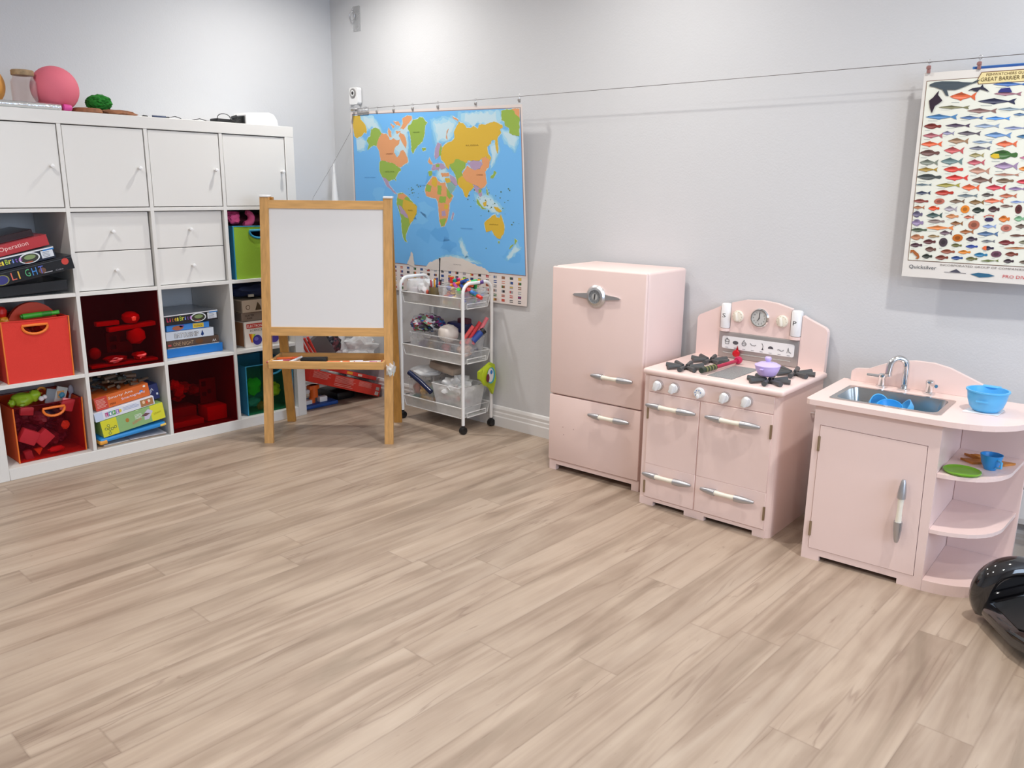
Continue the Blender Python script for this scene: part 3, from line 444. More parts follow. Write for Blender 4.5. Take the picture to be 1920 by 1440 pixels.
def d(b, f, w, h):
    R_(b, f, 0, 0, .055, h, 'C44438'); lines(b, up(f), .006, .05, .008, h - .01, 7, 'DCA89E'); T_(b, f, 'Smarty Ana', .06, .034, .11, .014, 'F0E8E0', .03); T_(b, f, 'Smartography', .115, .014, .11, .014, 'E8E4F4', .05); T_(b, f, 'MINI', .062, .010, .025, .009, '5A2A1A'); E_(b, f, .225, .05, .006, .005, 'F0E8E0'); R_(b, f, .20, .028, .215, .036, '4A8AD0')
gamebox('game_box', 'orange game box with a red end above the LIFE box', (.424, .022, .2200), math.radians(7.6), .245, .22, .060, 'D5692F', d)
def d(b, f, w, h): T_(b, f, 'Sky', .012, .03, .026, .02, 'D8E0F0', .9); R_(b, f, .034, .02, .042, .03, 'D8E0F0')
gamebox('game_box', 'small navy blue box at the right end of the tilted pile', (.676, .05, .2175), math.radians(7.6), .048, .16, .074, '1F2F66', d)
b = MB()
for k in range(60):
    x, y, z = .425 + random.random() * .22, .05 + random.random() * .20, .300 + random.random() * .055; a = random.random() * 6.28
    b.cyl((x, y, z), (x + .05 * math.cos(a), y + .04 * math.sin(a), z + random.uniform(-.008, .012)), .005 + random.random() * .006, 'print', n=6, col=H(random.choice(['4A4038', '5A4A3C', '2E3430', '5A4838', '38444A', '6A5A4A'])))
o = tag(b.build('toy_twigs'), 'tangle of brown and grey toy pieces on top of the orange box', 'toys'); o['kind'] = 'stuff'
# ------------------------------------------------------------------ fabric and mesh bins in the open cells
def fabric_bin(label, x0, x1, y0, y1, z0, h, front, side, trim, col_front=None, col_side=None, wob=.004, handle=(.30, .70), solid=True):
    t = thing('storage_bin', label, 'bin', ((x0 + x1) / 2, y0, z0)); w = (x1 - x0); d = y1 - y0; hw = w / 2; cf = H(col_front) if col_front else (1, 1, 1); cs = H(col_side) if col_side else (1, 1, 1)
    a, c = -hw + w * handle[0], -hw + w * handle[1]; zt = h - .022; hole = [(a, zt), (c, zt)] + arc((a + c) / 2, zt - .006, (c - a) / 2, .030, 0, -180, 10)
    b = MB(); b.plate([(-hw, 0), (hw, 0), (hw, h), (-hw, h)], [hole], 0, .003 if front.startswith('felt') else 0, front, lambda u, v, q: (u, q, v), cf); b.build('front_panel', t)
    for x in (-hw, hw - .003): b = MB(); b.box((x, .003, 0), (x + .003, d, h), side, col=cs); b.build('side_panel', t)
    b = MB(); b.box((-hw + .003, d - .003, 0), (hw - .003, d, h - .004), side, col=cs); b.build('back_panel', t)
    b = MB(); b.box((-hw + .003, .003, .0), (hw - .003, d - .003, .004), side, col=cs); b.build('base', t)
    b = MB(); r = [(u, -.002, v) for u, v in [(a, zt), ((a + c) / 2, zt + .001), (c, zt)] + arc((a + c) / 2, zt - .006, (c - a) / 2, .030, 0, -180, 10)]
    b.tube(r, .0055, trim, 8, closed=True); b.build('handle_trim', t)
    b = MB(); b.tube([(-hw, 0, 0), (-hw, 0, h * .5), (-hw, -.001, h)], .003, trim, 6); b.tube([(hw, 0, 0), (hw + .001, -.001, h * .5), (hw + .004, -.003, h + wob)], .003, trim, 6)
    b.tube([(-hw, 0, h), (0, -.001, h - .002), (hw + .002, 0, h + wob * .4), (hw + .003, d, h), (-hw, d, h)], .0028, front if not trim.startswith('plastic_2E') else trim, 6, col=cf, closed=True); b.build('edge_binding', t)
    return t
OR = pm('E8782A'); BL = pm('2E8FB4')
fabric_bin('solid bright red fabric bin with orange rimmed handle hole', .094, .345, .012, .33, .4015, .254, 'felt_red', 'felt_red', OR, handle=(.30, .68))
fabric_bin('red mesh fabric bin with orange sides in the lowest left cell', .105, .372, .045, .345, .0515, .238, 'red_mesh', 'felt_orange', OR, handle=(.42, .74))
fabric_bin('lime green and blue fabric bin under pink stuffed toys', 1.136, 1.424, .018, .34, .7525, .256, 'felt_green', 'felt_blue', BL, handle=(.30, .66))
fabric_bin('green mesh fabric bin with blue sides in the lowest right cell', 1.160, 1.425, .03, .34, .0515, .256, 'green_mesh', 'felt_blue', BL, handle=(.38, .78))
def clear_bin(label, x0, z0):
    t = thing('storage_bin', label, 'bin', (x0 + .1675, .008, z0), 0, 'dark see-through red bins filling their cells')
    b = MB(); b.add([(-.1655, 0, .001), (.1655, 0, .001), (.1655, 0, .333), (-.1655, 0, .333)], [(0, 1, 2, 3)], 'red_film'); b.build('front_panel', t)
    for x in (-.1645, .1645): b = MB(); b.add([(x, .001, .001), (x, .36, .001), (x, .36, .333), (x, .001, .333)], [(0, 1, 2, 3)], 'red_film'); b.build('side_panel', t)
    b = MB(); b.box((-.1625, .356, .001), (.1625, .360, .333), pm('4A1018')); b.build('back_panel', t)
    b = MB(); b.box((-.1625, .004, .001), (.1625, .356, .005), pm('6A1018')); b.build('base', t)
clear_bin('dark see-through red bin holding a toy plane, right of the bright red bin', .401, .401)
clear_bin('dark see-through red bin of red blocks, in the lowest row beside the game pile', .752, .05)
def toy(name, label, cat, fn, group=None):
    b = MB(); fn(b); return tag(b.build(name), label, cat, group)
RB = pm('D8241C'); RD = pm('8A1A1A'); BK = 'black_plastic'
def toyU(name, label, cat, fn):
    b = MB(); b.T = Matrix.Translation((-.030, -.058, .006)); fn(b); return tag(b.build(name), label, cat)
# toys in the upper see-through bin
def f(b):
    b.box((.545, .085, .562), (.755, .125, .582), pm('E8261E'), .004, rot=Matrix.Rotation(-.05, 3, 'Y')); b.box((.50, .10, .585), (.60, .13, .605), pm('E8261E'), .004)
    b.lathe([(.0, 0), (.028, .003), (.038, .018), (.036, .034), (.02, .046), (0, .049)], pm('EE3020'), (.650, .105, .590), (0, -.15, 1), 20)
    b.lathe([(.0, -.03), (.03, -.028), (.042, .0), (.034, .03), (.0, .045)], pm('E8261E'), (.668, .11, .530), (.3, -.2, -1), 20)
toyU('toy_plane', 'bright red toy plane with long wing inside the dark see-through bin', 'toy', f)
toyU('toy_blocks', 'black toy frame with square windows below the red toy plane', 'toy', lambda b: [b.plate([(.55, .46), (.66, .45), (.665, .545), (.55, .55)], [[(.565, .505), (.595, .505), (.595, .53), (.565, .53)], [(.61, .50), (.64, .50), (.64, .525), (.61, .525)], [(.565, .47), (.59, .47), (.59, .49), (.565, .49)]], .14, .15, pm('4A1A1C'), lambda u, v, q: (u, q, v))])
toyU('toy_ball', 'small dull red ball in the lower left of the see-through bin', 'toy', lambda b: b.blob((.48, .10, .470), (.026, .026, .026), pm('A02018'), 2, .02))
toyU('toy_sheet', 'low bright red toy strip lying in the bottom of the see-through bin', 'toy', lambda b: [b.box((.45, .07, .4075), (.745, .13, .420), pm('C81E20'), .004), b.blob((.56, .09, .435), (.05, .03, .016), pm('B0181C'), 4, .2), b.blob((.67, .09, .436), (.03, .03, .018), pm('D8242A'), 5, .2)])
# blocks in the lower see-through bin
TX = .752
for nme, lab, lo, hi, c, bv in (('toy_brick', 'large square red brick low in the right half of the lower see-through bin', (.955, .06, .0565), (1.06, .16, .130), 'D82024', .004), ('toy_brick', 'long low red brick in the front left of the lower see-through bin', (.775, .05, .0565), (.93, .14, .085), 'C01E22', .003),
                                ('toy_brick', 'stepped dull red brick behind the long low one', (.80, .15, .0565), (.945, .25, .128), '9A181C', .003)): toy(nme, lab, 'toy brick', lambda b: b.box(lo, hi, pm(c), bv))
toy('toy_blob', 'crumpled bright red toy high on the left of the lower see-through bin', 'toy', lambda b: [b.blob((.815, .10, .262), (.026, .03, .022), pm('E02A28'), 8, .25), b.blob((.838, .11, .232), (.03, .03, .026), pm('D82024'), 9, .25)])
toy('toy_tangle', 'tangle of dim red toy pieces across the middle of the lower bin', 'toys', lambda b: [b.blob((.86 + .04 * k, .17 + .02 * (k % 2), .190 + .016 * ((k * 5) % 3)), (.032, .04, .024), pm(random.choice(['B8222A', '8A1A20', 'A83038'])), k, .3) for k in range(5)])['kind'] = 'stuff'
toy('toy_lattice', 'dark toy frame with three black holes in the lower see-through bin', 'toy', lambda b: [b.box((.955, .12, .135), (1.04, .13, .262), pm('5A1416'), .003), b.box((.965, .115, .225), (.985, .121, .25), BK), b.box((.965, .115, .175), (.985, .121, .195), BK), b.box((.995, .115, .185), (1.01, .121, .205), BK)])
# toys standing out of the solid red bin
toy('toy_disc', 'orange red half round toy with a dark hole in the red bin', 'toy', lambda b: [b.plate([(-.100, 0), (.100, 0)] + arc(0, .0, .098, .10, 8, 172, 16), [arc(.025, .045, .012, .012, 0, 330, 11)], .11, .135, pm('E0431C'), lambda u, v, q: (.245 + u, q, .615 + v)), b.box((.24, .136, .63), (.30, .14, .69), BK)])
toy('toy_marker', 'fat green marker lying on the edge of the red bin', 'marker', lambda b: [b.cyl((.190, .06, .665), (.262, .06, .668), .0115, pm('3FA82E')), b.cyl((.262, .06, .668), (.300, .06, .669), .0115, pm('2E8A28')), b.cyl((.300, .06, .669), (.330, .055, .671), .009, pm('4FB83A')), b.cyl((.182, .06, .665), (.19, .06, .665), .008, pm('2E8A28'))])
toy('toy_figure', 'small red and yellow toy at the left edge of the red bin', 'toy', lambda b: [b.blob((.125, .10, .685), (.022, .022, .024), pm('D8201C'), 1, .1), b.blob((.128, .09, .648), (.02, .02, .02), pm('E0922A'), 2, .2), b.blob((.150, .14, .64), (.02, .02, .02), pm('C8281C'), 3, .2)])
toy('toy_heap', 'red toys filling the solid red bin below its rim', 'toys', lambda b: [b.blob((.135 + .034 * k, .15 + .03 * (k % 2), .575), (.026, .08, .045), pm(random.choice(['B01E1A', '8A2018', 'C8341E', '7A4A1E'])), k, .2) for k in range(6)])['kind'] = 'stuff'
# toys in the red mesh bin
toy('toy_frog', 'lime green toy animal leaning over the red mesh bin', 'toy', lambda b: [b.blob((.175, .14, .300), (.045, .035, .030), pm('9CC82A'), 4, .15), b.blob((.220, .135, .310), (.024, .022, .026), pm('A4D02E'), 5, .1), b.blob((.133, .14, .292), (.016, .014, .016), pm('9CC82A'), 6, .2), b.blob((.235, .105, .300), (.012, .01, .011), 'white_plastic', 1, .1), b.blob((.252, .115, .302), (.011, .01, .01), 'white_plastic', 2, .1)])
toy('toy_loop', 'small yellow orange toy ring behind the lime toy', 'toy', lambda b: b.tube([(.262 + .015 * math.cos(t * .6), .18, .318 + .013 * math.sin(t * .6)) for t in range(9)], .005, pm('E8A03A')))
def f(b):
    b.box((.262, .13, .265), (.300, .14, .330), 'print', .002, col=H('8E9AA0'), rot=Matrix.Rotation(.25, 3, 'Y')); b.box((.300, .13, .262), (.345, .14, .332), 'print', .002, col=H('C8CCC4'), rot=Matrix.Rotation(.35, 3, 'Y'))
    b.box((.308, .127, .285), (.336, .129, .315), 'print', col=H('E0A868')); b.blob((.325, .125, .295), (.012, .003, .012), pm('3A8AA8'), 2, .3)
toy('toy_cards', 'grey and pale picture cards sticking up from the red mesh bin', 'cards', f)
toy('toy_spoon', 'grey plastic toy spoon at the right of the red mesh bin', 'toy', lambda b: [b.blob((.372, .15, .305), (.012, .006, .024), pm('A8A8B4'), 2, .05), b.cyl((.368, .15, .29), (.352, .15, .24), .005, pm('A8A8B4'))])
for nme, lab, c, pos, r, s in (('toy_piece', 'pale pink toy brick showing at the left of the red mesh bin', 'F0A0A8', (.160, .085, .150), (.030, .02, .034), 3), ('toy_piece', 'pink toy sticking out beside the handle of the red mesh bin', 'E88A90', (.325, .075, .262), (.026, .008, .028), 5), ('toy_piece', 'small pink toy high on the left of the red mesh bin', 'D88A90', (.165, .08, .262), (.018, .01, .026), 7),
                               ('toy_piece', 'orange wedge low in the red mesh bin', 'F0882A', (.187, .07, .085), (.018, .01, .016), 9), ('toy_piece', 'orange round wheel on the right of the red mesh bin', 'F0803A', (.305, .07, .175), (.018, .008, .018), 1), ('toy_piece', 'dull pink toy in the bottom left of the red mesh bin', 'B86A70', (.150, .08, .068), (.024, .016, .016), 2), ('toy_piece', 'bright red toy low on the right of the red mesh bin', 'E8382A', (.26, .075, .075), (.032, .012, .012), 6), ('toy_piece', 'wide pink toy brick in the middle left of the red mesh bin', 'EE98A0', (.220, .095, .130), (.034, .02, .028), 8)):
    toy(nme, lab, 'toy', (lambda b: b.box((pos[0] - r[0], pos[1] - r[1], pos[2] - r[2]), (pos[0] + r[0], pos[1] + r[1], pos[2] + r[2]), pm(c), .005, 2, rot=Matrix.Rotation(s * .7, 3, 'Y'))) if 'brick' in lab or 'pink' in lab else (lambda b: b.lathe([(0, -r[1]), (r[0], -r[1]), (r[0], r[1]), (0, r[1])], pm(c), pos, (0, 1, 0), 14 if 'wheel' in lab else 3)) if 'w' in lab[:12] else (lambda b: b.blob(pos, r, pm(c), s, .2, 2, 3)))
toy('toy_heap', 'dark mixed toys filling the red mesh bin', 'toys', lambda b: [b.blob((.15 + .044 * (k % 5), .19 + .03 * (k % 3), .095 + .05 * (k // 5)), (.030, .045, .030), pm(random.choice(['6A3850', '7A3A44', '4A3A50', '8A4A58'])), k, .2) for k in range(15)])['kind'] = 'stuff'
# toys in the green mesh bin
for lab, c, pos, r, s in (('bright yellow toy in the green mesh bin', 'E8D82A', (1.345, .085, .150), (.038, .03, .034), 3), ('bright green toy in the green mesh bin', '2AB83A', (1.225, .085, .185), (.045, .03, .045), 5), ('blue toy low in the green mesh bin', '2A8AC8', (1.215, .08, .105), (.042, .02, .022), 7), ('dull red toy lowest in the green mesh bin', 'A85A48', (1.255, .075, .082), (.024, .02, .02), 9)):
    toy('toy_piece', lab, 'toy', lambda b: b.blob(pos, r, pm(c), s, .2, 2, 3))
# pink soft toys over the lime bin
toy('stuffed_toy', 'glossy pink stuffed toy on the left over the lime bin', 'toy', lambda b: [b.blob((1.168, .06, 1.043), (.030, .03, .026), pm('D8508A', .7), 3, .2), b.blob((1.165, .09, 1.066), (.045, .03, .014), pm('B83A70', .7), 4, .3)])
toy('stuffed_toy', 'curled pink stuffed toy on the right over the lime bin', 'toy', lambda b: [b.tube([(1.232 + .030 * math.cos(t), .06, 1.045 + .028 * math.sin(t)) for t in [i * .35 - 2 for i in range(11)]], [.012, .016, .018, .018, .018, .018, .018, .017, .016, .014, .01], pm('E05A94', .7), 12)])
toy('stuffed_toy', 'dark red stuffed toy filling the lime bin behind the pink ones', 'toy', lambda b: [b.blob((1.27, .15, 1.015), (.13, .09, .05), pm('4A1428', .8), 5, .25), b.blob((1.20, .13, .97), (.05, .08, .06), pm('3A1020', .8), 8, .25)])

# ------------------------------------------------------------------ on top of the shelf
ZT = 1.4885
toy('pink_ball', 'large matt pink ball on top of the shelf', 'ball', lambda b: b.blob((.432, .105, ZT + .0905), (.090, .090, .090), 'rubber_pink', 0, .0, 1, 4))
toy('tan_ball', 'tan orange ball cut off by the left edge of the photo', 'ball', lambda b: b.blob((.170, .13, ZT + .085), (.084, .084, .085), pm('D89A4A', .6), 0, .0, 1, 4))
def f():
    t = thing('glass_jar', 'clear glass jar with a cork lid beside the pink ball', 'jar', (.310, .085, ZT + .0005))
    b = MB(); b.lathe([(.0, 0), (.040, .0), (.046, .006), (.046, .105), (.040, .116), (.037, .120), (.037, .128), (.035, .128), (.035, .119), (.043, .103), (.043, .008), (0, .004)], 'jar_glass', n=28); b.build('jar_body', t)
    b = MB(); b.lathe([(0, .1285), (.040, .1285), (.041, .131), (.041, .146), (.038, .149), (0, .149)], 'cork', n=28); b.build('lid', t)
f()
toy('foil_roll', 'long sparkling silver foil roll at the front of the shelf top', 'roll', lambda b: b.cyl((.03, .028, ZT + .0145), (.418, .028, ZT + .0135), .0135, 'foil', n=20))
toy('magenta_knob', 'small magenta plug at the end of the foil roll', 'toy', lambda b: b.lathe([(.0, -.012), (.013, -.010), (.014, .0), (.011, .02), (0, .026)], pm('D84A9A'), (.440, .03, ZT + .0145), (1, 0, 0)))
toy('moss_ball', 'fluffy dark green pompom in the brown dish', 'pompom', lambda b: b.blob((.612, .13, ZT + .052), (.052, .05, .034), 'moss', 3, .12, 5, 4))
toy('bark_dish', 'round brown bark dish under the green pompom', 'dish', lambda b: [b.lathe([(0, 0), (.055, 0), (.060, .006), (.058, .018), (.052, .022), (.050, .010), (0, .008)], 'bark', (.545, .09, ZT), n=20), b.lathe([(.05, .0165), (.0535, .019), (.052, .0225)], 'bark', (.545, .09, ZT), n=20)])
toy('bark_piece', 'flat brown bark slab right of the green pompom', 'bark', lambda b: b.blob((.672, .09, ZT + .012), (.075, .035, .014), 'bark', 6, .2, 2.5, 3, flatb=ZT + .0005))
toy('pen', 'dark blue pen lying on the shelf top', 'pen', lambda b: [b.cyl((.795, .03, ZT + .0055), (.855, .03, ZT + .0055), .005, pm('2A3A5A')), b.cyl((.855, .03, ZT + .0055), (.87, .03, ZT + .0055), .003, BK)])
toy('black_clip', 'tiny dark clip left of the pen on the shelf top', 'clip', lambda b: b.blob((.765, .04, ZT + .0045), (.014, .006, .004), BK, 1, .2))
toy('thin_cable', 'thin dark cable winding over the shelf top', 'cable', lambda b: b.tube([(.872, .03, ZT + .006), (.90, .035, ZT + .012), (.93, .05, ZT + .008), (.955, .08, ZT + .003), (1.0, .10, ZT + .004), (1.03, .06, ZT + .012), (1.06, .05, ZT + .004), (1.10, .07, ZT + .004)], .0018, BK, 6))
def f():
    t = thing('small_device', 'small black device with looped cable on the shelf top', 'device', (1.165, .09, ZT + .0005), .1)
    b = MB(); b.box((-.055, -.03, 0), (.055, .03, .020), BK, .005); b.cyl((.045, 0, .026), (.07, -.01, .036), .009, BK); b.build('case', t)
    b = MB(); b.tube([(-.05, -.032, .012)] + [(-.02 + .035 * math.cos(a), -.034, .022 + .020 * math.sin(a)) for a in [3.1 - .4 * i for i in range(9)]] + [(.04, -.035, .008), (.06, -.03, .030), (.075, -.03, .024), (.05, -.03, .012)], .0018, BK, 6); b.build('cable', t)
f()
def f():
    t = thing('white_device', 'glossy white rounded plastic device at the right end of the shelf top', 'device', (1.345, .11, ZT + .0005), .05)
    b = MB(); P = [(-.085, .0), (.095, .0), (.090, .03), (.072, .056), (.045, .064), (-.075, .056), (-.085, .045)]
    b.plate(P, [], -.055, .055, 'white_plastic', lambda u, v, q: (u, q, v)); b.build('case', t)
    b = MB(); b.box((-.092, -.045, .004), (-.0855, .04, .04), BK, .002); b.build('port_panel', t)
f()

# ------------------------------------------------------------------ the pile in the corner right of the shelf
def d(b, f, w, h):
    for x0, x1 in ((.02, .14), (.17, .32), (.34, .45)): lines(b, f, x0, x1, h * (.40 if x0 < .3 else .5), h * .92, 6, 'E8988E')
    lines(b, f, .17, .31, h * .1, h * .35, 2, 'E8988E'); R_(b, f, .47, .006, .495, .026, 'E8E0DC'); R_(b, f, .47, .034, .495, .052, 'B0A8A4'); lines(b, up(f), .473, .492, .008, .024, 4, '3A3434')
gamebox('red_carton', 'long red toy carton with pale printed lines leaning down to the floor', (1.512, .012, .177), -math.radians(19.8), .507, .24, .070, 'C93428', d, cat='box')
gamebox('red_carton', 'flatter bright red package lying over the long red carton', (1.68, .05, .205), -math.radians(19), .34, .22, .022, 'D8362C', lambda b, f, w, h: [R_(b, f, .12, .004, .16, .018, 'E8A83A'), R_(b, f, .20, .004, .23, .016, 'F0D8C8')], cat='box')
toy('blue_tray', 'flat blue plastic lid on the floor right of the shelf', 'lid', lambda b: b.box((1.530, .066, .001), (1.742, .24, .022), pm('234F9A'), .006))
def f():
    t = thing('orange_toy', 'orange toy with clear side bars and white blocks on the blue lid', 'toy', (1.615, .12, .0225))
    b = MB(); b.cyl((0, 0, .03), (0, 0, .10), .024, pm('EE6A1C')); b.cyl((-.012, 0, 0), (-.012, 0, .03), .018, pm('EE6A1C')); b.box((-.035, -.02, .075), (.03, .02, .10), pm('EE6A1C'), .006); b.build('orange_body', t)
    b = MB(); b.box((.03, -.012, .078), (.085, .012, .098), 'bag_plastic', .004); b.box((-.075, -.012, .060), (-.03, .012, .08), 'bag_plastic', .004); b.build('side_bar', t)
    b = MB(); b.box((.02, -.03, .0005), (.07, .0, .030), 'white_plastic', .003); b.box((-.08, -.03, .0005), (-.03, .0, .024), 'white_plastic', .003); b.build('white_block', t)
f()
toy('dark_case', 'black case lying on the floor under the red carton', 'case', lambda b: b.box((1.775, .12, .001), (1.90, .34, .045), BK, .01))
toy('crumpled_bag', 'crumpled clear and white plastic bag behind the easel tray', 'bag', lambda b: [b.blob((1.955, .14, .272), (.105, .10, .080), 'bag_plastic', 4, .3, 2.6, 4), b.blob((1.90, .08, .215), (.10, .06, .030), pm('DDE4EC', .3), 8, .3, 3, 4), b.blob((1.99, .16, .285), (.06, .07, .05), pm('D8C8C0', .3), 9, .3, 3, 3)])
toy('patterned_pouch', 'dark patterned pouch sticking up behind the easel', 'pouch', lambda b: b.blob((1.80, .20, .320), (.065, .04, .060), 'print', 6, .18, 3.2, 3, cols=[H('20222C'), H('34323C'), H('5A2A30'), H('8A8A94'), H('1A1A20')]))
toy('grey_sleeve', 'dark grey folded sleeve standing beside the red rackets', 'sleeve', lambda b: b.box((1.655, .14, .235), (1.76, .17, .40), 'print', .004, col=H('5E5452'), rot=Matrix.Rotation(-.55, 3, 'Y')))
for k in range(3): toy('red_racket', ['red handled racket leaning nearest the shelf side', 'middle red handled racket leaning by the shelf', 'red handled racket leaning farthest from the shelf side'][k], 'racket',
    lambda b: b.tube([(1.51 + .035 * k, .06 + .02 * k, .40), (1.545 + .035 * k, .06 + .02 * k, .33), (1.60 + .03 * k, .06 + .02 * k, .245 - .006 * k)], .0075, pm('D8382C'), 8), None)
toy('red_hoop', 'thin red hoop curving over the red carton', 'hoop', lambda b: b.tube([(1.77 + .20 * math.cos(a), .045, .190 + .055 * math.sin(a)) for a in [i * PI / 14 for i in range(15)]], .006, pm('C83A3C'), 8))
toy('paper_tube', 'tall white plastic tube leaning in the room corner', 'tube', lambda b: b.lathe([(.028, 0), (.028, .6), (.022, 1.1), (.004, 1.33), (.0, 1.332)], 'white_plastic', (1.925, .28, .001), (.03, .04, 1), 20, caps=False))
# ------------------------------------------------------------------ easel
EU = math.atan2(-.7361, .6769)
def easel():
    t = thing('easel', 'pine A-frame easel with a whiteboard and a supply tray', 'easel', (1.053, -.291, 0), EU)
    W = .617; L = .041; Dp = .385; AP = .178; ZH = 1.150
    def leg(x, y0, y1, m):
        b = MB(); dy = y1 - y0; n = 1 / math.hypot(dy, ZH); th = .022
        vs = []
        for z in (0, ZH):
            yy = y0 + dy * z / ZH; vs += [(x, yy - th / 2, z), (x + L, yy - th / 2, z), (x + L, yy + th / 2, z), (x, yy + th / 2, z)]
        b.add(vs, [(3, 2, 1, 0), (4, 5, 6, 7), (0, 1, 5, 4), (1, 2, 6, 5), (2, 3, 7, 6), (3, 0, 4, 7)], m); return b
    for x in (0, W - L): leg(x, .011, AP - .012, 'pine').build('leg', t)
    for x in (.012, W - L - .006): leg(x, Dp, AP + .014, 'pine_side').build('leg', t)
    for x in (0, W - L):
        b = MB(); b.box((x - .001, AP - .03, ZH), (x + L + .001, AP + .03, ZH + .010), 'white_plastic', .003); b.build('hinge_cap', t)
    yf = lambda z: .011 + (AP - .023) * z / ZH
    yr = lambda z: Dp + (AP + .014 - Dp) * z / ZH
    def rail(z0, z1, yfn, m, name, th=.020, x0=L, x1=W - L, mm='pine_h'):
        b = MB(); vs = []
        for z in (z0, z1): y = yfn(z); vs += [(x0, y - th / 2, z), (x1, y - th / 2, z), (x1, y + th / 2, z), (x0, y + th / 2, z)]
        b.add(vs, [(3, 2, 1, 0), (4, 5, 6, 7), (0, 1, 5, 4), (1, 2, 6, 5), (2, 3, 7, 6), (3, 0, 4, 7)], m); return b.build(name, t)
    rail(1.100, 1.138, yf, 'pine_h', 'top_rail'); rail(.512, .552, yf, 'pine_h', 'bottom_rail')
    rail(.550, 1.102, yf, 'whiteboard', 'whiteboard', .008); rail(.50, 1.12, yr, 'chalkboard', 'chalkboard', .008)
    b = MB(); b.box((L, -.006, .367), (W - L + .006, .006, .403), 'pine_h', .002, 1); b.box((L, .205, .367), (W - L, .217, .403), 'pine_h', .002, 1)
    b.box((L - .002, -.002, .369), (L + .010, .215, .402), 'pine_h', .002, 1); b.box((W - L - .006, -.002, .369), (W - L + .006, .215, .402), 'pine_h', .002, 1); b.box((L + .008, .004, .369), (W - L - .004, .207, .375), 'pine_h'); b.build('tray', t)
    return t
easel()
EM = Matrix.Translation((1.053, -.291, 0)) @ Matrix.Rotation(EU, 4, 'Z')
def onE(b): b.T = EM; return b
def marker_proto(c1, c2):
    b = MB(); b.cyl((-.05, 0, 0), (.02, 0, 0), .0062, pm(c1), n=10); b.cyl((.02, 0, 0), (.055, 0, 0), .0070, pm(c2), n=10); b.cyl((-.056, 0, 0), (-.05, 0, 0), .0045, pm(c2), n=10); return b
k = 0
for x, y, a, c1, c2, lab in ((.075, .05, .5, 'E8E4E4', 'B84A5A', 'white marker with a dull red cap at the left end of the easel tray'), (.10, .12, .2, 'E86A2A', 'E8541C', 'orange marker at the back left of the easel tray'), (.14, .06, .9, 'F0F0F2', 'D8D8DE', 'all white marker standing out above the left tray rim'),
                             (.18, .03, .1, 'E8E0E8', '9A6A90', 'white marker with a mauve cap left of the black eraser'), (.36, .04, .05, 'E8641E', 'E8641E', 'bright orange marker right of the black eraser'), (.42, .05, .25, 'F0F0F0', 'E0E0EC', 'white marker in the right half of the easel tray'), (.49, .04, -.1, 'E0DCE8', 'B04A80', 'white marker with a purple pink cap near the right tray end'), (.54, .06, .3, 'E8E0DC', 'C8503A', 'white marker with a brick red cap in the right tray corner')):
    o = onE(MB()); b = marker_proto(c1, c2); o.T = EM @ Matrix.Translation((x, y, .3925)) @ Matrix.Rotation(a, 4, 'Z') @ Matrix.Rotation(-.18 if a > .8 else 0, 4, 'Y'); o2 = MB(); o2.v = [tuple(o.T @ Vector(p)) for p in b.v]; o2.f = b.f; tag(o2.build('marker'), lab, 'marker', 'markers in the easel tray')
b = onE(MB()); b.T = EM @ Matrix.Translation((.245, .05, .397)) @ Matrix.Rotation(-.03, 4, 'Y'); b.box((-.062, -.022, -.0155), (.062, .022, .015), 'black_plastic', .005); tag(b.build('board_eraser'), 'black board eraser in the easel tray', 'eraser')
b = onE(MB()); b.blob((.602, .075, .352), (.022, .05, .038), 'bag_plastic', 3, .25, 3, 3); b.blob((.605, .07, .345), (.016, .035, .03), pm('D8E4E0', .4), 5, .2, 3, 3); tag(b.build('white_bag'), 'small white plastic bag hanging at the right end of the easel tray', 'bag')
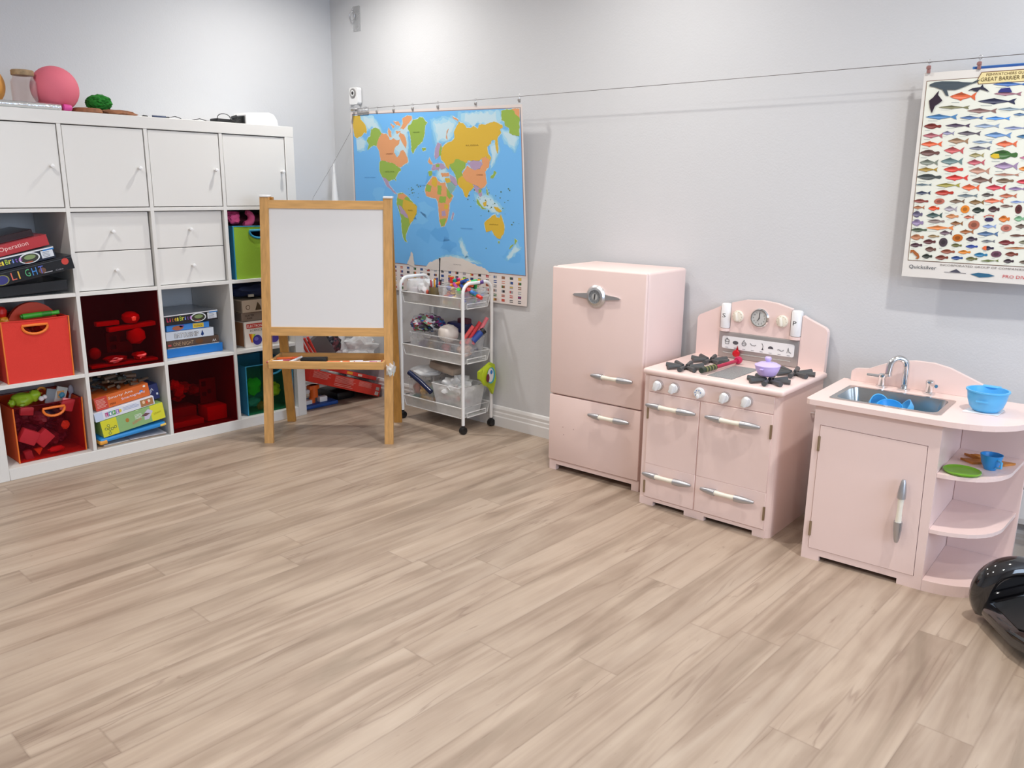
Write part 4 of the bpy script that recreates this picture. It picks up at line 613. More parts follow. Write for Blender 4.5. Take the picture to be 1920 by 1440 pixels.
# ------------------------------------------------------------------ three tier trolley (local +X to the camera along the wall, +Y into the wall)
TL = (1.815, -.855, 0)
TM = Matrix.Translation(TL) @ Matrix.Rotation(WRZ, 4, 'Z')
TIER = (.680, .406, .130)
def trolley():
    t = thing('rolling_cart', 'white wire three tier rolling cart between easel and pink fridge', 'cart', TL, WRZ)
    xr, xl, ya, yb = .012, -.435, .006, .214
    for x in (xr, xl):
        b = MB(); P = [(x, ya, .045), (x, ya, .70)] + [(x, y, z) for y, z in arc(ya + .05, .70, .05, .052, 180, 90, 5)] + [(x, y, z) for y, z in arc(yb - .05, .70, .05, .052, 90, 0, 5)] + [(x, yb, .045)]
        b.tube(P, .0085, 'white_enamel', 12); b.build('end_frame', t)
        for y in (ya, yb):
            b = MB(); b.cyl((x, y, .030), (x, y, .05), .008, 'black_plastic'); b.box((x - .012, y - .014, .012), (x + .012, y + .014, .036), 'black_plastic', .006); b.cyl((x - .012, y, .0185), (x + .012, y, .0185), .0182, 'black_plastic', n=20); b.build('caster', t)
    for z in TIER:
        b = MB(); x0, x1, y0, y1 = xl + .010, xr - .010, ya, yb
        b.tube([(x0, y0, z), (x1, y0, z), (x1, y1, z), (x0, y1, z)], .0032, 'white_enamel', 8, closed=True)
        b.tube([(x0 + .01, y0 + .008, z - .055), (x1 - .01, y0 + .008, z - .055), (x1 - .01, y1 - .008, z - .055), (x0 + .01, y1 - .008, z - .055)], .0025, 'white_enamel', 8, closed=True)
        for (xa, yy), (xb, yb2) in (((x1, y0), (x1 - .01, y0 + .008)), ((x1, y1), (x1 - .01, y1 - .008)), ((x0, y0), (x0 + .01, y0 + .008)), ((x0, y1), (x0 + .01, y1 - .008))): b.tube([(xa, yy, z), (xb, yb2, z - .055)], .0022, 'white_enamel', 6)
        for xe, sg in ((x1, 1), (x0, -1)): b.tube([(xe + .004 * sg, y0 + .035, z - .030), (xe + .004 * sg, y1 - .035, z - .030), (xe + .004 * sg, y1 - .035, z - .053), (xe + .004 * sg, y0 + .035, z - .053)], .0024, 'white_enamel', 6, closed=True)
        bk = b.build('basket', t)
        b = MB(); b.add([(x0, y0, z), (x1, y0, z), (x1 - .01, y0 + .008, z - .055), (x0 + .01, y0 + .008, z - .055)], [(0, 1, 2, 3)], 'wire_mesh'); b.add([(x0, y1, z), (x1, y1, z), (x1 - .01, y1 - .008, z - .055), (x0 + .01, y1 - .008, z - .055)], [(3, 2, 1, 0)], 'wire_mesh')
        b.add([(x0 + .01, y0 + .008, z - .055), (x1 - .01, y0 + .008, z - .055), (x1 - .01, y1 - .008, z - .055), (x0 + .01, y1 - .008, z - .055)], [(0, 1, 2, 3)], 'wire_mesh'); b.build('mesh', bk)
trolley()
def onT(fn, name, label, cat, group=None, kind=None):
    b = MB(); b.T = TM; fn(b); o = tag(b.build(name), label, cat, group)
    if kind: o['kind'] = kind
    return o
def openbox(b, x0, y0, z0, x1, y1, z1, m, t=.002, fl=.008):
    """thin walled tub, wider at the top, with a rolled rim"""
    a = [(x0 + fl, y0 + fl, z0), (x1 - fl, y0 + fl, z0), (x1 - fl, y1 - fl, z0), (x0 + fl, y1 - fl, z0)]; c = [(x0, y0, z1), (x1, y0, z1), (x1, y1, z1), (x0, y1, z1)]
    b.add(a + c, [(0, 1, 5, 4), (1, 2, 6, 5), (2, 3, 7, 6), (3, 0, 4, 7), (3, 2, 1, 0)], m); b.tube(c, .0035, m, 6, closed=True)
Z0, Z1, Z2 = .628, .354, .078
# top basket
onT(lambda b: [b.lathe([(0, 0), (.052, .004), (.056, .09), (.050, .112), (0, .118)], 'bag_plastic', (-.375, .070, Z0), n=20), b.lathe([(.0, .01), (.045, .01), (.046, .07), (0, .075)], 'print', (-.375, .075, Z0), col=H('D8C4C8'), n=16)], 'clear_tub', 'cloudy round clear tub at the far left of the top basket', 'tub')
onT(lambda b: [b.blob((-.290, .080, Z0 + .060), (.052, .055, .058), 'bag_plastic', 3, .2, 2.5, 4), b.blob((-.290, .080, Z0 + .045), (.042, .045, .038), 'print', 5, .2, 3, 3, cols=[H('D8B8BC'), H('C8C0C4'), H('E0D0D0'), H('B890A0')]), b.blob((-.262, .033, Z0 + .060), (.010, .006, .012), 'print', 1, .1, col=H('D8604A'))], 'clear_bag', 'clear bag of pinkish craft bits in the top basket', 'bag')
def f(b):
    b.lathe([(.030, 0), (.034, .09)], 'print', (-.220, .052, Z0), n=16, col=H('4A1A18')); b.lathe([(0, .002), (.03, .002)], 'print', (-.220, .052, Z0), n=16, col=H('2A1414')); b.lathe([(.0335, .05), (.0345, .088), (.0335, .09)], 'print', (-.220, .052, Z0), n=16, col=H('6A5A38'))
onT(f, 'pencil_cup', 'dark red and brown pencil cup in the top basket', 'cup')
PC = ['C8323A', '2A2A34', '3A5A9A', 'D8D8D8', 'B83A4A', 'E0A030']
for k in range(6):
    a = k * 1.05; c = PC[k]
    onT(lambda b: b.cyl((-.220 + .016 * math.cos(a), .052 + .016 * math.sin(a), Z0 + .01), (-.220 + .026 * math.cos(a), .052 + .026 * math.sin(a), Z0 + .115 + .008 * (k % 3)), .0045, pm(c), n=8), 'pencil', ['red pencil standing in the dark red cup', 'black pencil standing in the dark red cup', 'blue pencil standing in the dark red cup', 'pale grey pencil standing in the dark red cup', 'rose red pencil standing in the dark red cup', 'yellow pencil standing in the dark red cup'][k], 'pencil', 'pencils in the cup on the cart')
onT(lambda b: b.tube([(-.212, .060, Z0 + .01), (-.205, .063, Z0 + .15), (-.203, .064, Z0 + .208), (-.203, .064, Z0 + .232)], [.003, .003, .003, .0048], 'black_plastic', 8), 'paint_brush', 'tall thin black brush rising above the top basket', 'brush')
onT(lambda b: openbox(b, -.172, .02, Z0 + .001, -.050, .115, Z0 + .100, 'clear_plastic'), 'clear_box', 'clear plastic box of craft pieces at the front of the top basket', 'box')
onT(lambda b: [b.blob((-.135 + .030 * (k % 3) , .055 + .025 * (k // 6), Z0 + .020 + .022 * (k // 3)), (.022, .026, .016), 'print', k, .2, col=H(['D8A63A', '8AA84A', 'C88A4A', 'B04A3A', '6A4A8A', 'D8C08A', 'A85A3A', 'E0B048', 'C8B84A', '5A6AA8', 'E0B850', 'D8A040'][k])) for k in range(12)], 'craft_pieces', 'mixed yellow and brown craft pieces inside the clear box', 'craft pieces', kind='stuff')
onT(lambda b: openbox(b, -.043, .012, Z0 + .001, -.004, .205, Z0 + .088, 'clear_plastic', fl=.003) or openbox(b, -.235, .125, Z0 + .001, -.05, .205, Z0 + .10, 'clear_plastic'), 'clear_tray', 'clear trays holding markers at the back and right of the top basket', 'tray')
MC = ['F08A1E', '3AC83A', 'E8382A', '2A4A9A', '5A3A8A', 'F0C83A', 'D83A6A', '2A9A8A', 'E86A3A', '8AD84A', '3A3A44', 'C83A3A', 'F0A02A', '4A8AD8', 'A83A8A', '2AB85A']
NM = ['orange', 'bright green', 'red', 'dark blue', 'violet', 'yellow', 'pink', 'teal', 'burnt orange', 'lime', 'black', 'crimson', 'amber', 'sky blue', 'purple', 'emerald']
random.seed(11)
for k in range(16):
    x = -.225 + .0112 * k; y = .140 + .045 * random.random(); an = random.uniform(-.35, .35); bn = random.uniform(-.5, .2); L_ = .125; p0 = Vector((x, y, Z0 + .008)); dd = Vector((math.sin(an), bn * .6, 1)).normalized()
    onT(lambda b: [b.cyl(p0, p0 + dd * .085, .0075, pm('E8E4DC' if k % 3 == 1 else MC[k]), n=10), b.cyl(p0 + dd * .085, p0 + dd * L_, .0088, pm(MC[k]), n=10)], 'marker', NM[k] + ' capped marker standing in the back tray of the cart', 'marker', 'markers standing at the back of the cart')
for k in range(10):
    x = -.135 + .0105 * k; z = Z0 + .098 + .006 * (k % 3) if k < 8 else Z0 + .085; p0 = Vector((x, .075 + .01 * (k % 2), z)); dd = Vector((.75, .5 * math.sin(k * 2.1), .25 * math.cos(k * 1.7))).normalized(); c = MC[(k * 7) % 16]
    onT(lambda b: [b.cyl(p0, p0 + dd * .075, .009, pm(c), n=10), b.cyl(p0 + dd * .075, p0 + dd * .105, .0095, pm(MC[(k * 7 + 3) % 16]), n=10)], 'marker', NM[(k * 7) % 16] + ' marker with ' + NM[(k * 7 + 3) % 16] + ' cap lying on top of the heap in the cart', 'marker', 'markers lying on the cart')
for k in range(12):
    y = .028 + .0145 * k; z = Z0 + .012 + .016 * (k % 4); c = ['D85A6A', '5A6AC8', '6A4A9A', 'C84A8A', '8A9AD0', 'B8C0C8'][k % 6]
    onT(lambda b: b.cyl((-.034, y, z), (-.012, y + .01, z + .01), .0068, pm(c), n=10), 'crayon', ['rose', 'blue', 'violet', 'magenta', 'pale blue', 'grey'][k % 6] + ' crayon end ' + ('low' if k % 4 < 2 else 'high') + ' in the ' + ('front' if k < 6 else 'rear') + ' half of the right tray', 'crayon', 'crayons in the right tray of the cart')
# middle basket
onT(lambda b: b.blob((-.315, .085, Z1 + .165), (.098, .075, .046), 'gloss_print', 4, .2, 3, 4, cols=[H(c) for c in ('3A3A44', 'B83A4A', '2A5A9A', 'D8DCE0', '6A8A6A', '8A3A7A', 'C8C8D0', '2A2A30')]), 'treat_bag', 'shiny multicoloured plastic bag on the middle basket tub', 'bag')
def f(b): openbox(b, -.385, .020, Z1 + .001, -.025, .200, Z1 + .118, 'clear_plastic'); b.tube([(-.382, .027, Z1 + .090), (-.028, .027, Z1 + .090)], .003, 'clear_plastic', 6)
onT(f, 'clear_tub', 'large clear plastic tub filling the middle basket', 'tub')
onT(lambda b: [b.blob((-.34 + .055 * (k % 6), .10 + .05 * (k // 6), Z1 + .045), (.034, .038, .034), 'print', k, .25, col=H(['8A7A90', 'A89078', '5A5A6A', 'B85A64', '78808A', 'C8A898', '9A8AA0', '6A6A74', 'B04A54', '8A8A90', 'A87A6A', '70707C'][k])) for k in range(12)], 'tub_contents', 'muted mixed craft things inside the large clear tub', 'craft pieces', kind='stuff')
onT(lambda b: b.blob((-.150, .07, Z1 + .130), (.055, .05, .046), 'print', 2, .08, 2, 3, col=H('D8CFC8')), 'paper_bowl', 'upturned off white paper bowl on the middle tub', 'bowl')
onT(lambda b: [b.box((-.235, .14, Z1 + .125), (-.10, .20, Z1 + .175), 'print', .01, col=H('2A2E5A')), b.box((-.17, .15, Z1 + .17), (-.10, .19, Z1 + .20), 'print', .008, col=H('5A2A3A'))], 'dark_pouch', 'dark blue and maroon pouch at the back of the middle basket', 'pouch')
for k, (c, n_) in enumerate((('E05A5A', 'coral red'), ('C8323A', 'deep red'), ('D8707A', 'pale rose'))):
    onT(lambda b: b.cyl((-.075 + .022 * k, .08 + .02 * k, Z1 + .085), (-.035 + .02 * k, .13 + .03 * k, Z1 + .175 + .02 * k), .010, pm(c), n=12), 'tube_pen', n_ + ' fat pen leaning at the right of the middle basket', 'pen', 'red pens on the middle basket')
onT(lambda b: [b.cyl((-.03, .12, Z1 + .10), (-.008, .160, Z1 + .145), .017, pm('2A4A9A'), n=14), b.cyl((-.008, .160, Z1 + .145), (-.002, .173, Z1 + .155), .019, 'black_plastic', n=14)], 'blue_bottle', 'small blue bottle with a black cap beside the red pens', 'bottle')
# bottom basket
def f(b): openbox(b, -.405, .02, Z2 + .001, -.225, .20, Z2 + .150, 'clear_plastic'); b.blob((-.34, .09, Z2 + .180), (.085, .08, .028), 'bag_plastic', 3, .12, 2, 3)
onT(f, 'clear_tub', 'clear tub with a cloudy lid on the left of the bottom basket', 'tub')
onT(lambda b: [b.blob((-.37 + .05 * (k % 3), .07 + .05 * (k // 6), Z2 + .035 + .05 * ((k // 3) % 2)), (.03, .034, .03), 'print', k, .25, col=H(['2A6A5A', 'C8A03A', 'B88A4A', 'B05A4A', 'D8A848', '8A9A8A', 'A8783A', 'C88A78', 'C8A040', '6A7A6A', 'B89A5A', '8A5A4A'][k])) for k in range(12)], 'tub_contents', 'mustard green and brown bits inside the lidded clear tub', 'craft pieces', kind='stuff')
onT(lambda b: b.tube([(-.385, .01, Z2 + .178), (-.30, .006, Z2 + .145), (-.215, .004, Z2 + .102)], .0135, 'gloss_navy', 12), 'navy_roll', 'glossy navy blue roll lying across the lidded clear tub', 'roll')
onT(lambda b: b.box((-.30, .07, Z2 + .195), (-.12, .16, Z2 + .235), 'print', .012, col=H('A8988A'), rot=Matrix.Rotation(.12, 3, 'Y')), 'cloth_roll', 'beige grey folded cloth at the back of the bottom basket', 'cloth')
onT(lambda b: openbox(b, -.215, .012, Z2 + .001, -.015, .198, Z2 + .150, 'bag_plastic', fl=.02), 'white_bin', 'translucent white tub on the right of the bottom basket', 'tub')
onT(lambda b: [b.blob((-.115, .10, Z2 + .130), (.078, .075, .052), 'bag_plastic', 5, .28, 3, 4), b.blob((-.115, .10, Z2 + .085), (.07, .07, .055), 'print', 8, .2, 3, 3, cols=[H(c) for c in ('7A8A70', 'C8C4B8', '3A7A5A', '8A8A88', 'B0A890', 'A83A3A', '5A5A64')])], 'white_bag', 'crumpled white bag of green and grey scraps in the white tub', 'bag')
def f(b):
    P = [(0, .0), (.09, .035), (.125, .02), (.135, -.06), (.115, -.135), (.085, -.10), (.0, -.035)]
    b.plate([(y, z) for y, z in P], [], 0, .016, pm('B8CC22', .5), lambda u, v, q: (.030 + q + .012 * math.sin(u * 40), .09 + u, Z2 + .232 + v))
    b.blob((.040, .150, Z2 + .205), (.012, .045, .055), pm('B8CC22', .5), 3, .15, 3, 3)
    b.flat(arc(.165, Z2 + .205, .030, .042, 0, 340, 17), lambda u, v: (.0555, u, v), col=H('3AA8B8')); b.flat(arc(.160, Z2 + .207, .023, .036, 0, 340, 17), lambda u, v: (.0562, u, v), col=H('E0E0E4')); b.flat(arc(.166, Z2 + .222, .009, .011, 0, 330, 11), lambda u, v: (.0568, u, v), col=H('2A78C0')); b.flat(arc(.140, Z2 + .195, .012, .022, 0, 330, 11), lambda u, v: (.0568, u, v), col=H('6A1A34'))
onT(f, 'lime_bag', 'lime yellow green packet with a round picture hanging off the bottom basket', 'bag')
# ------------------------------------------------------------------ pink play kitchen (local +X along the front to the right, +Y to the wall)
def rz_of(tx): return math.atan2(-math.sqrt(1 - tx * tx), tx)
def handle(par, x, z, L_=.196, vert=False, y=0.0):
    """retro handle: cream bow between two silver cones"""
    b = MB(); n = 22; P = []; R = []
    def pt(a, o): return (x + a, y - o, z) if not vert else (x, y - o, z - a)
    def seg(a0, a1, rr, m):
        pts = []; rad = []
        for i in range(9):
            a = a0 + (a1 - a0) * i / 8; u = a / L_; o = .019 + .010 * (1 - (2 * u - 1) ** 2) * 0 + .006 * math.sin(PI * u); pts.append(pt(a, o)); rad.append(rr(u))
        b.tube(pts, rad, m, 12)
    seg(0, L_ * .29, lambda u: .0052 + .0072 * min(1, u / .20) ** .6, 'handle_grey'); seg(L_ * .66, L_, lambda u: .0052 + .0076 * min(1, (1 - u) / .22) ** .6, 'handle_grey')
    seg(L_ * .27, L_ * .68, lambda u: .0098 - .0018 * math.sin(PI * (u - .27) / .41), 'cream_plastic')
    for a in (L_ * .25, L_ * .72): q0 = pt(a, 0); q1 = pt(a, .018); b.cyl(q0, q1, .006, 'satin_metal')
    return b.build('handle', par)
def hinge(par, x, z, y=-.001):
    b = MB(); b.box((x - .004, y - .003, z - .025), (x + .004, y + .002, z + .025), 'brass_hinge', .001); b.cyl((x, y - .003, z - .025), (x, y - .003, z + .025), .0028, 'brass_hinge', n=8); b.build('hinge', par)
def fridge():
    t = thing('toy_fridge', 'tall pale pink play fridge with retro dial and two doors', 'toy fridge', (1.727, -1.503, 0), rz_of(.055))
    W, D, Hh = .452, .318, .892; b = MB()
    b.box((0, .014, .026), (W, D, Hh), 'pink_paint', .012, 3); b.plate([(0, 0), (.034, 0), (.034, .026), (W - .034, .026), (W - .034, 0), (W, 0), (W, .045), (0, .045)], [], .006, .030, 'pink_paint', lambda u, v, q: (u, q, v))
    b.box((.002, .04, 0), (.02, D, .03), 'pink_paint'); b.box((W - .02, .04, 0), (W - .002, D, .03), 'pink_paint'); b.build('body', t)
    b = MB(); b.box((.0, -.004, .3460), (W - .001, .0145, Hh - .002), 'pink_paint', .007, 3); u = b.build('door', t)
    b = MB(); b.box((.0, -.004, .0490), (W - .001, .0145, .3418), 'pink_paint', .003, 2); l = b.build('door', t)
    handle(u, .222, .460, .196, y=-.004); handle(l, .214, .290, .196, y=-.004)
    b = MB(); cx, cz = .224, .782
    b.lathe([(.0, 0), (.044, 0), (.046, .006), (.040, .011), (.037, .016), (.030, .018), (.028, .014), (0, .014)], 'satin_metal', (cx, -.004, cz), (0, -1, 0), 32)
    b.lathe([(.0285, .0145), (.0275, .0185), (.030, .0182)], 'chrome', (cx, -.004, cz), (0, -1, 0), 32)
    b.flat(arc(cx, cz, .0275, .0275, 0, 348, 30), lambda p, q: (p, -.0186, q), 'gloss_print', H('8A8C8E')); b.flat(arc(cx, cz, .014, .014, 0, 345, 24), lambda p, q: (p, -.0190, q), 'gloss_print', H('B8B8B6'))
    b.box((cx - .002, -.021, cz - .012), (cx + .002, -.019, cz + .012), 'black_plastic', .0005, rot=Matrix.Rotation(.15, 3, 'Y'))
    for k in range(12): a = k * PI / 6; b.box((cx + .022 * math.cos(a) - .001, -.0195, cz + .022 * math.sin(a) - .001), (cx + .022 * math.cos(a) + .001, -.0187, cz + .022 * math.sin(a) + .001), 'print', col=H('3A3C40'))
    for s_ in (-1, 1): b.plate([(cx + s_ * .034, cz - .012), (cx + s_ * .034, cz + .012), (cx + s_ * .104, cz + .005), (cx + s_ * .113, cz), (cx + s_ * .108, cz - .004)], [], -.004, -.012, 'satin_metal', lambda p, q, r: (p, r, q))
    b.build('dial_emblem', u)
    b = MB()
    for x, z in ((.075, .205), (.13, .205), (.08, .172)): b.flat(arc(x, z, .0018, .0018, 0, 315, 8), lambda p, q: (p, -.0046, q), 'print', H('9A6A64'))
    b.build('scuff_mark', l)
fridge()
SL = (1.668, -2.020, 0); SRZ = rz_of(.03); SM = Matrix.Translation(SL) @ Matrix.Rotation(SRZ, 4, 'Z')
def stove():
    t = thing('toy_stove', 'pale pink play stove with four grey burners and arched back', 'toy stove', SL, SRZ)
    W, D, Z = .532, .395, .522; b = MB()
    prof = [(0, .006), (0, 0)]; fr = [(.018, 0)]
    # carcass with a rounded right front corner
    out = [(.0, .0), (W - .028, 0)] + arc(W - .028, .028, .028, .028, -90, 0, 5)[1:] + [(W, D), (0, D)]
    b.plate(out, [], .030, Z, 'pink_paint', lambda u, v, q: (u, v, q))
    b.plate([(0, 0), (.060, 0), (.060, .018), (.196, .018), (.196, 0), (.279, 0), (.279, .018), (.470, .018), (.470, 0), (W - .016, 0), (W - .016, .0305), (0, .0305)], [], -.001, .02, 'pink_paint', lambda u, v, q: (u, q, v))
    b.plate([(W - .028, -.0)] + arc(W - .028, .028, .028, .028, -90, 0, 5)[1:] + [(W, D), (W - .028, D)], [], 0, .031, 'pink_paint', lambda u, v, q: (u, v, q)); b.box((0, .02, 0), (.02, D, .03), 'pink_paint')
    o = b.build('body', t)
    b = MB(); b.box((.018, -.004, .4580), (.513, .004, .5195), 'pink_paint', .001, 1); cp = b.build('control_panel', t)
    for k, x in enumerate((.062, .130, .233, .333, .417)):
        b = MB(); z = .488; m = 'white_plastic'; b.lathe([(.0195, 0), (.0205, .003), (.0195, .006), (.0185, .011), (0, .012)], 'satin_metal' if k != 2 else m, (x, -.004, z), (0, -1, 0), 24); b.lathe([(.0, .012), (.018, .0125), (.017, .017), (0, .018)], m, (x, -.004, z), (0, -1, 0), 24)
        if k != 2: b.box((x - .0095, -.035, z - .0195), (x + .0095, -.016, z + .0195), m, .006, 3, rot=Matrix.Rotation(.35, 3, 'Y'))
        else:
            b.box((x - .005, -.028, z - .020), (x + .005, -.020, z - .004), m, .003, 2)
            for a in range(5): q = a * .9 + .3; b.box((x + .011 * math.cos(q) - .0018, -.0227, z + .011 * math.sin(q) - .0018), (x + .011 * math.cos(q) + .0018, -.0219, z + .011 * math.sin(q) + .0018), 'print', col=H('4A7AB8'))
        o = b.build('knob', cp)
        if k == 2: o['label'] = 'white round knob with small blue marks'
    for x0, x1, hx in ((.0195, .2345, .021), (.2385, .5115, .5095)):
        b = MB(); b.box((x0, -.005, .034), (x1, .004, .1705), 'pink_paint', .0008, 1); b.box((x0, -.005, .1715), (x1, .004, .4545), 'pink_paint', .0008, 1); b.box((x0 + .002, -.0035, .16), (x1 - .002, .004, .18), 'pink_paint'); d = b.build('door', t)
        L_ = .208; hx0 = x0 + (.002 if x0 < .1 else .031)
        handle(d, hx0, .408, L_, y=-.005); handle(d, hx0, .133, L_, y=-.005)
        for z in (.375, .075): hinge(d, hx, z + (.0 if x0 < .1 else .02), -.005)
    b = MB(); b.box((-.007, -.014, Z + .0005), (W + .014, D - .0, Z + .024), 'pink_paint', .010, 4); b.build('cooktop', t)
    # arched back
    b = MB(); Pk = [(0, Z + .02), (W, Z + .02), (W, .690)] + arc(W - .03, .690, .03, .025, 0, 70, 4) + [(.455, .737), (.434, .7475), (.434, .666), (.389, .666), (.389, .7675), (.33, .783), (.267, .789), (.20, .785), (.146, .770), (.146, .666), (.100, .666), (.100, .7525), (.07, .737)] + arc(.03, .690, .03, .025, 110, 180, 4)
    hole = [(.101, .547), (.431, .547), (.431, .652), (.101, .652)]; n1 = [(.101, .655), (.145, .655), (.145, .7605), (.101, .745)]; n2 = [(.390, .655), (.433, .655), (.433, .7405), (.390, .7565)]
    b.plate(Pk, [hole], D - .008, D + .017, 'pink_paint', lambda u, v, q: (u, q, v)); b.build('back_panel', t)
    b = MB(); b.box((.102, D - .012, .5475), (.430, D + .002, .6515), 'grey_metal', .003, 2); b.plate(rrect(.118, .585, .415, .635, .008), [], D - .0135, D - .011, 'white_plastic', lambda u, v, q: (u, q, v)); y = D - .0142; f = lambda u, v: (u, y, v); K = H('3C3C40')
    b.tube([(.125, D - .013, .568), (.405, D - .013, .568)], .0028, 'grey_metal', 8)
    def ln(*p, r=.0009): b.tube([(u, y, v) for u, v in p], r, 'print', 5, col=K)
    for k in range(8): b.box((.134 + .0363 * k, y - .0002, .5895), (.146 + .0363 * k, y + .001, .5908), 'print', col=H('7A7A80'))
    ln(*arc(.140, .618, .009, .005, 0, 360, 12)); ln((.131, .617), (.133, .604), (.147, .604), (.149, .617)); ln((.136, .622), (.140, .628), (.144, .622))
    b.flat(arc(.176, .612, .012, .0075, 0, 340, 16), f, col=H('55555A')); ln(*arc(.212, .612, .009, .008, 20, 380, 12)); ln((.204, .612), (.220, .613)); ln((.208, .622), (.213, .627))
    ln((.238, .618), (.245, .610), (.258, .610), (.262, .614)); ln((.286, .624), (.291, .614), (.290, .604)); b.flat([(.285, .598), (.294, .598), (.290, .608)], f, col=K)
    b.flat(arc(.322, .607, .011, .010, 0, 180, 10), f, col=H('505056')); ln(*[(.350 + .005 * i, .606 + .003 * math.sin(i * 1.5)) for i in range(6)]); ln((.388, .600), (.392, .620), (.396, .602)); ln((.396, .604), (.404, .600))
    p = b.build('timer_panel', t)
    b = MB(); b.lathe([(.0, 0), (.013, .0), (.0155, .006), (.013, .014), (0, .018)], pm('C81422', .2), (.186, D - .016, .571), (0, -1, 0), 20); b.plate([(.182, .583), (.192, .583), (.187, .602)], [], D - .018, D - .015, pm('A01420', .3), lambda u, v, q: (u, q, v)); o = b.build('slider', p); o['label'] = 'round red slider with a pointer'
    b = MB(); cx, cz = .267, .721; b.lathe([(0, 0), (.036, 0), (.038, .005), (.034, .010), (.031, .010), (.030, .006), (0, .006)], 'chrome', (cx, D - .008, cz), (0, -1, 0), 32); b.flat(arc(cx, cz, .030, .030, 0, 348, 30), lambda u, v: (u, D - .0146, v), 'gloss_print', H('C4C4C0'))
    for k in range(12):
        a = PI / 2 - k * PI / 6; b.text(str(k or 12), lambda u, v: (u, D - .0150, v), cx + .023 * math.cos(a) - .003, cz + .023 * math.sin(a) - .003, None, .006, 'print', H('2A2A2C'))
    b.box((cx - .001, D - .0165, cz - .002), (cx + .001, D - .0155, cz + .021), 'black_plastic', rot=Matrix.Rotation(.1, 3, 'Y')); b.box((cx - .004, D - .0165, cz - .013), (cx - .002, D - .0155, cz + .003), 'black_plastic', rot=Matrix.Rotation(.6, 3, 'Y')); b.build('clock', t)
    for x in (.177, .358):
        b = MB(); b.lathe([(0, 0), (.023, 0), (.024, .004), (.021, .010), (0, .011)], 'cream_plastic', (x, D - .008, .718), (0, -1, 0), 24); b.box((x - .006, D - .034, .700), (x + .006, D - .017, .736), 'cream_plastic', .005, 3, rot=Matrix.Rotation(-.15, 3, 'Y'))
        for k in range(10): a = k * PI / 5; b.box((x + .019 * math.cos(a) - .0008, D - .0196, .718 + .019 * math.sin(a) - .0008), (x + .019 * math.cos(a) + .0008, D - .0188, .718 + .019 * math.sin(a) + .0008), 'print', col=H('8A7A5A'))
        b.build('timer_knob', t)
    for x0, x1 in ((.101, .145), (.390, .433)):      # ledges that carry the shakers
        b = MB(); b.plate([(x0 + .001, D - .0085), (x1 - .001, D - .0085)] + arc((x0 + x1) / 2, D - .009, .020, .018, 0, -180, 10)[1:-1], [], .654, .6655, 'pink_paint'); b.build('shaker_ledge', t)
    for x, y in ((.122, .080), (.130, .262), (.450, .080), (.468, .262)):
        b = MB(); z = Z + .0245
        b.cyl((x, y, z), (x, y, z + .006), .022, 'black_plastic', n=20)
        for k in range(8):
            a = k * PI / 4 + .2; p0 = Vector((x + .018 * math.cos(a), y + .018 * math.sin(a), z + .0085)); p1 = Vector((x + .074 * math.cos(a), y + .074 * math.sin(a), z + .0095)); b.tube([p0, p1], [.0062, .0092], 'burner_grey', 8)
        b.build('burner', t)
    b = MB(); b.box((.238, .030, Z + .0242), (.336, .258, Z + .0256), 'griddle', .0006, 1); b.build('griddle_plate', t)
    b = MB(); b.tube([(W, .30, .405), (W + .012, .30, .405), (W + .016, .32, .405), (W + .012, .34, .405), (W, .34, .405)], .004, 'chrome', 10); b.build('side_hook', t)
stove()
def onS(fn, name, label, cat):
    b = MB(); b.T = SM; fn(b); return tag(b.build(name), label, cat)
for x, ch, lab in ((.123, 'S', 'white toy salt shaker marked S on the left of the stove back'), (.4115, 'P', 'white toy pepper shaker marked P on the right of the stove back')):
    def f(b):
        b.lathe([(0, .0), (.0200, .0), (.0208, .003), (.0208, .092), (.017, .097), (0, .098)], 'white_plastic', (x, .392, .6672), n=28)
        b.text(ch, lambda u, v: (u, .392 - .0212 * math.cos((x - u) / .0208), v), x - .007, .710, .0135, .016, 'print', (.02, .02, .02))
    onS(f, 'salt_shaker' if ch == 'S' else 'pepper_shaker', lab, 'shaker')
def f():
    t = thing('toy_pot', 'lilac toy pot with lid on the front right burner', 'toy pot', tuple(SM @ Vector((.438, .090, .5672))))
    b = MB(); b.lathe([(0, 0), (.024, 0), (.032, .006), (.040, .022), (.043, .034), (.043, .036), (0, .036)], pm('C9B6F0', .3), n=32); b.box((-.052, -.006, .027), (-.040, .006, .031), pm('C9B6F0', .3), .002); b.box((.040, -.006, .027), (.052, .006, .031), pm('C9B6F0', .3), .002); b.build('pot_body', t)
    b = MB(); b.lathe([(.0445, .0362), (.0445, .039), (.030, .0465), (.010, .0495), (.007, .053), (.0115, .058), (.0115, .065), (.009, .068), (0, .069)], pm('CFBEF4', .3), n=32); b.build('lid', t)
f()
def f(b):
    z = .5590; b.cyl((.214, .030, z + .002), (.222, .125, z + .001), .0105, pm('2C3A30'), n=12)
    for k in range(4): a = .25 + k * .2; b.cyl((.214 + .008 * a, .030 + .095 * a, z + .002), (.214 + .008 * (a + .09), .030 + .095 * (a + .09), z + .002), .0112, pm('7A7A48'), n=12)
    b.cyl((.222, .125, z), (.232, .285, z + .002), .007, pm('B81E48', .3), n=12); b.lathe([(0, 0), (.010, .001), (.015, .008), (.015, .020), (.010, .028), (0, .030)], pm('C02050', .3), (.2325, .280, z + .004), (.05, 1, 0), 16)
onS(f, 'toy_mallet', 'crimson toy stick with a striped green grip across the griddle', 'toy')
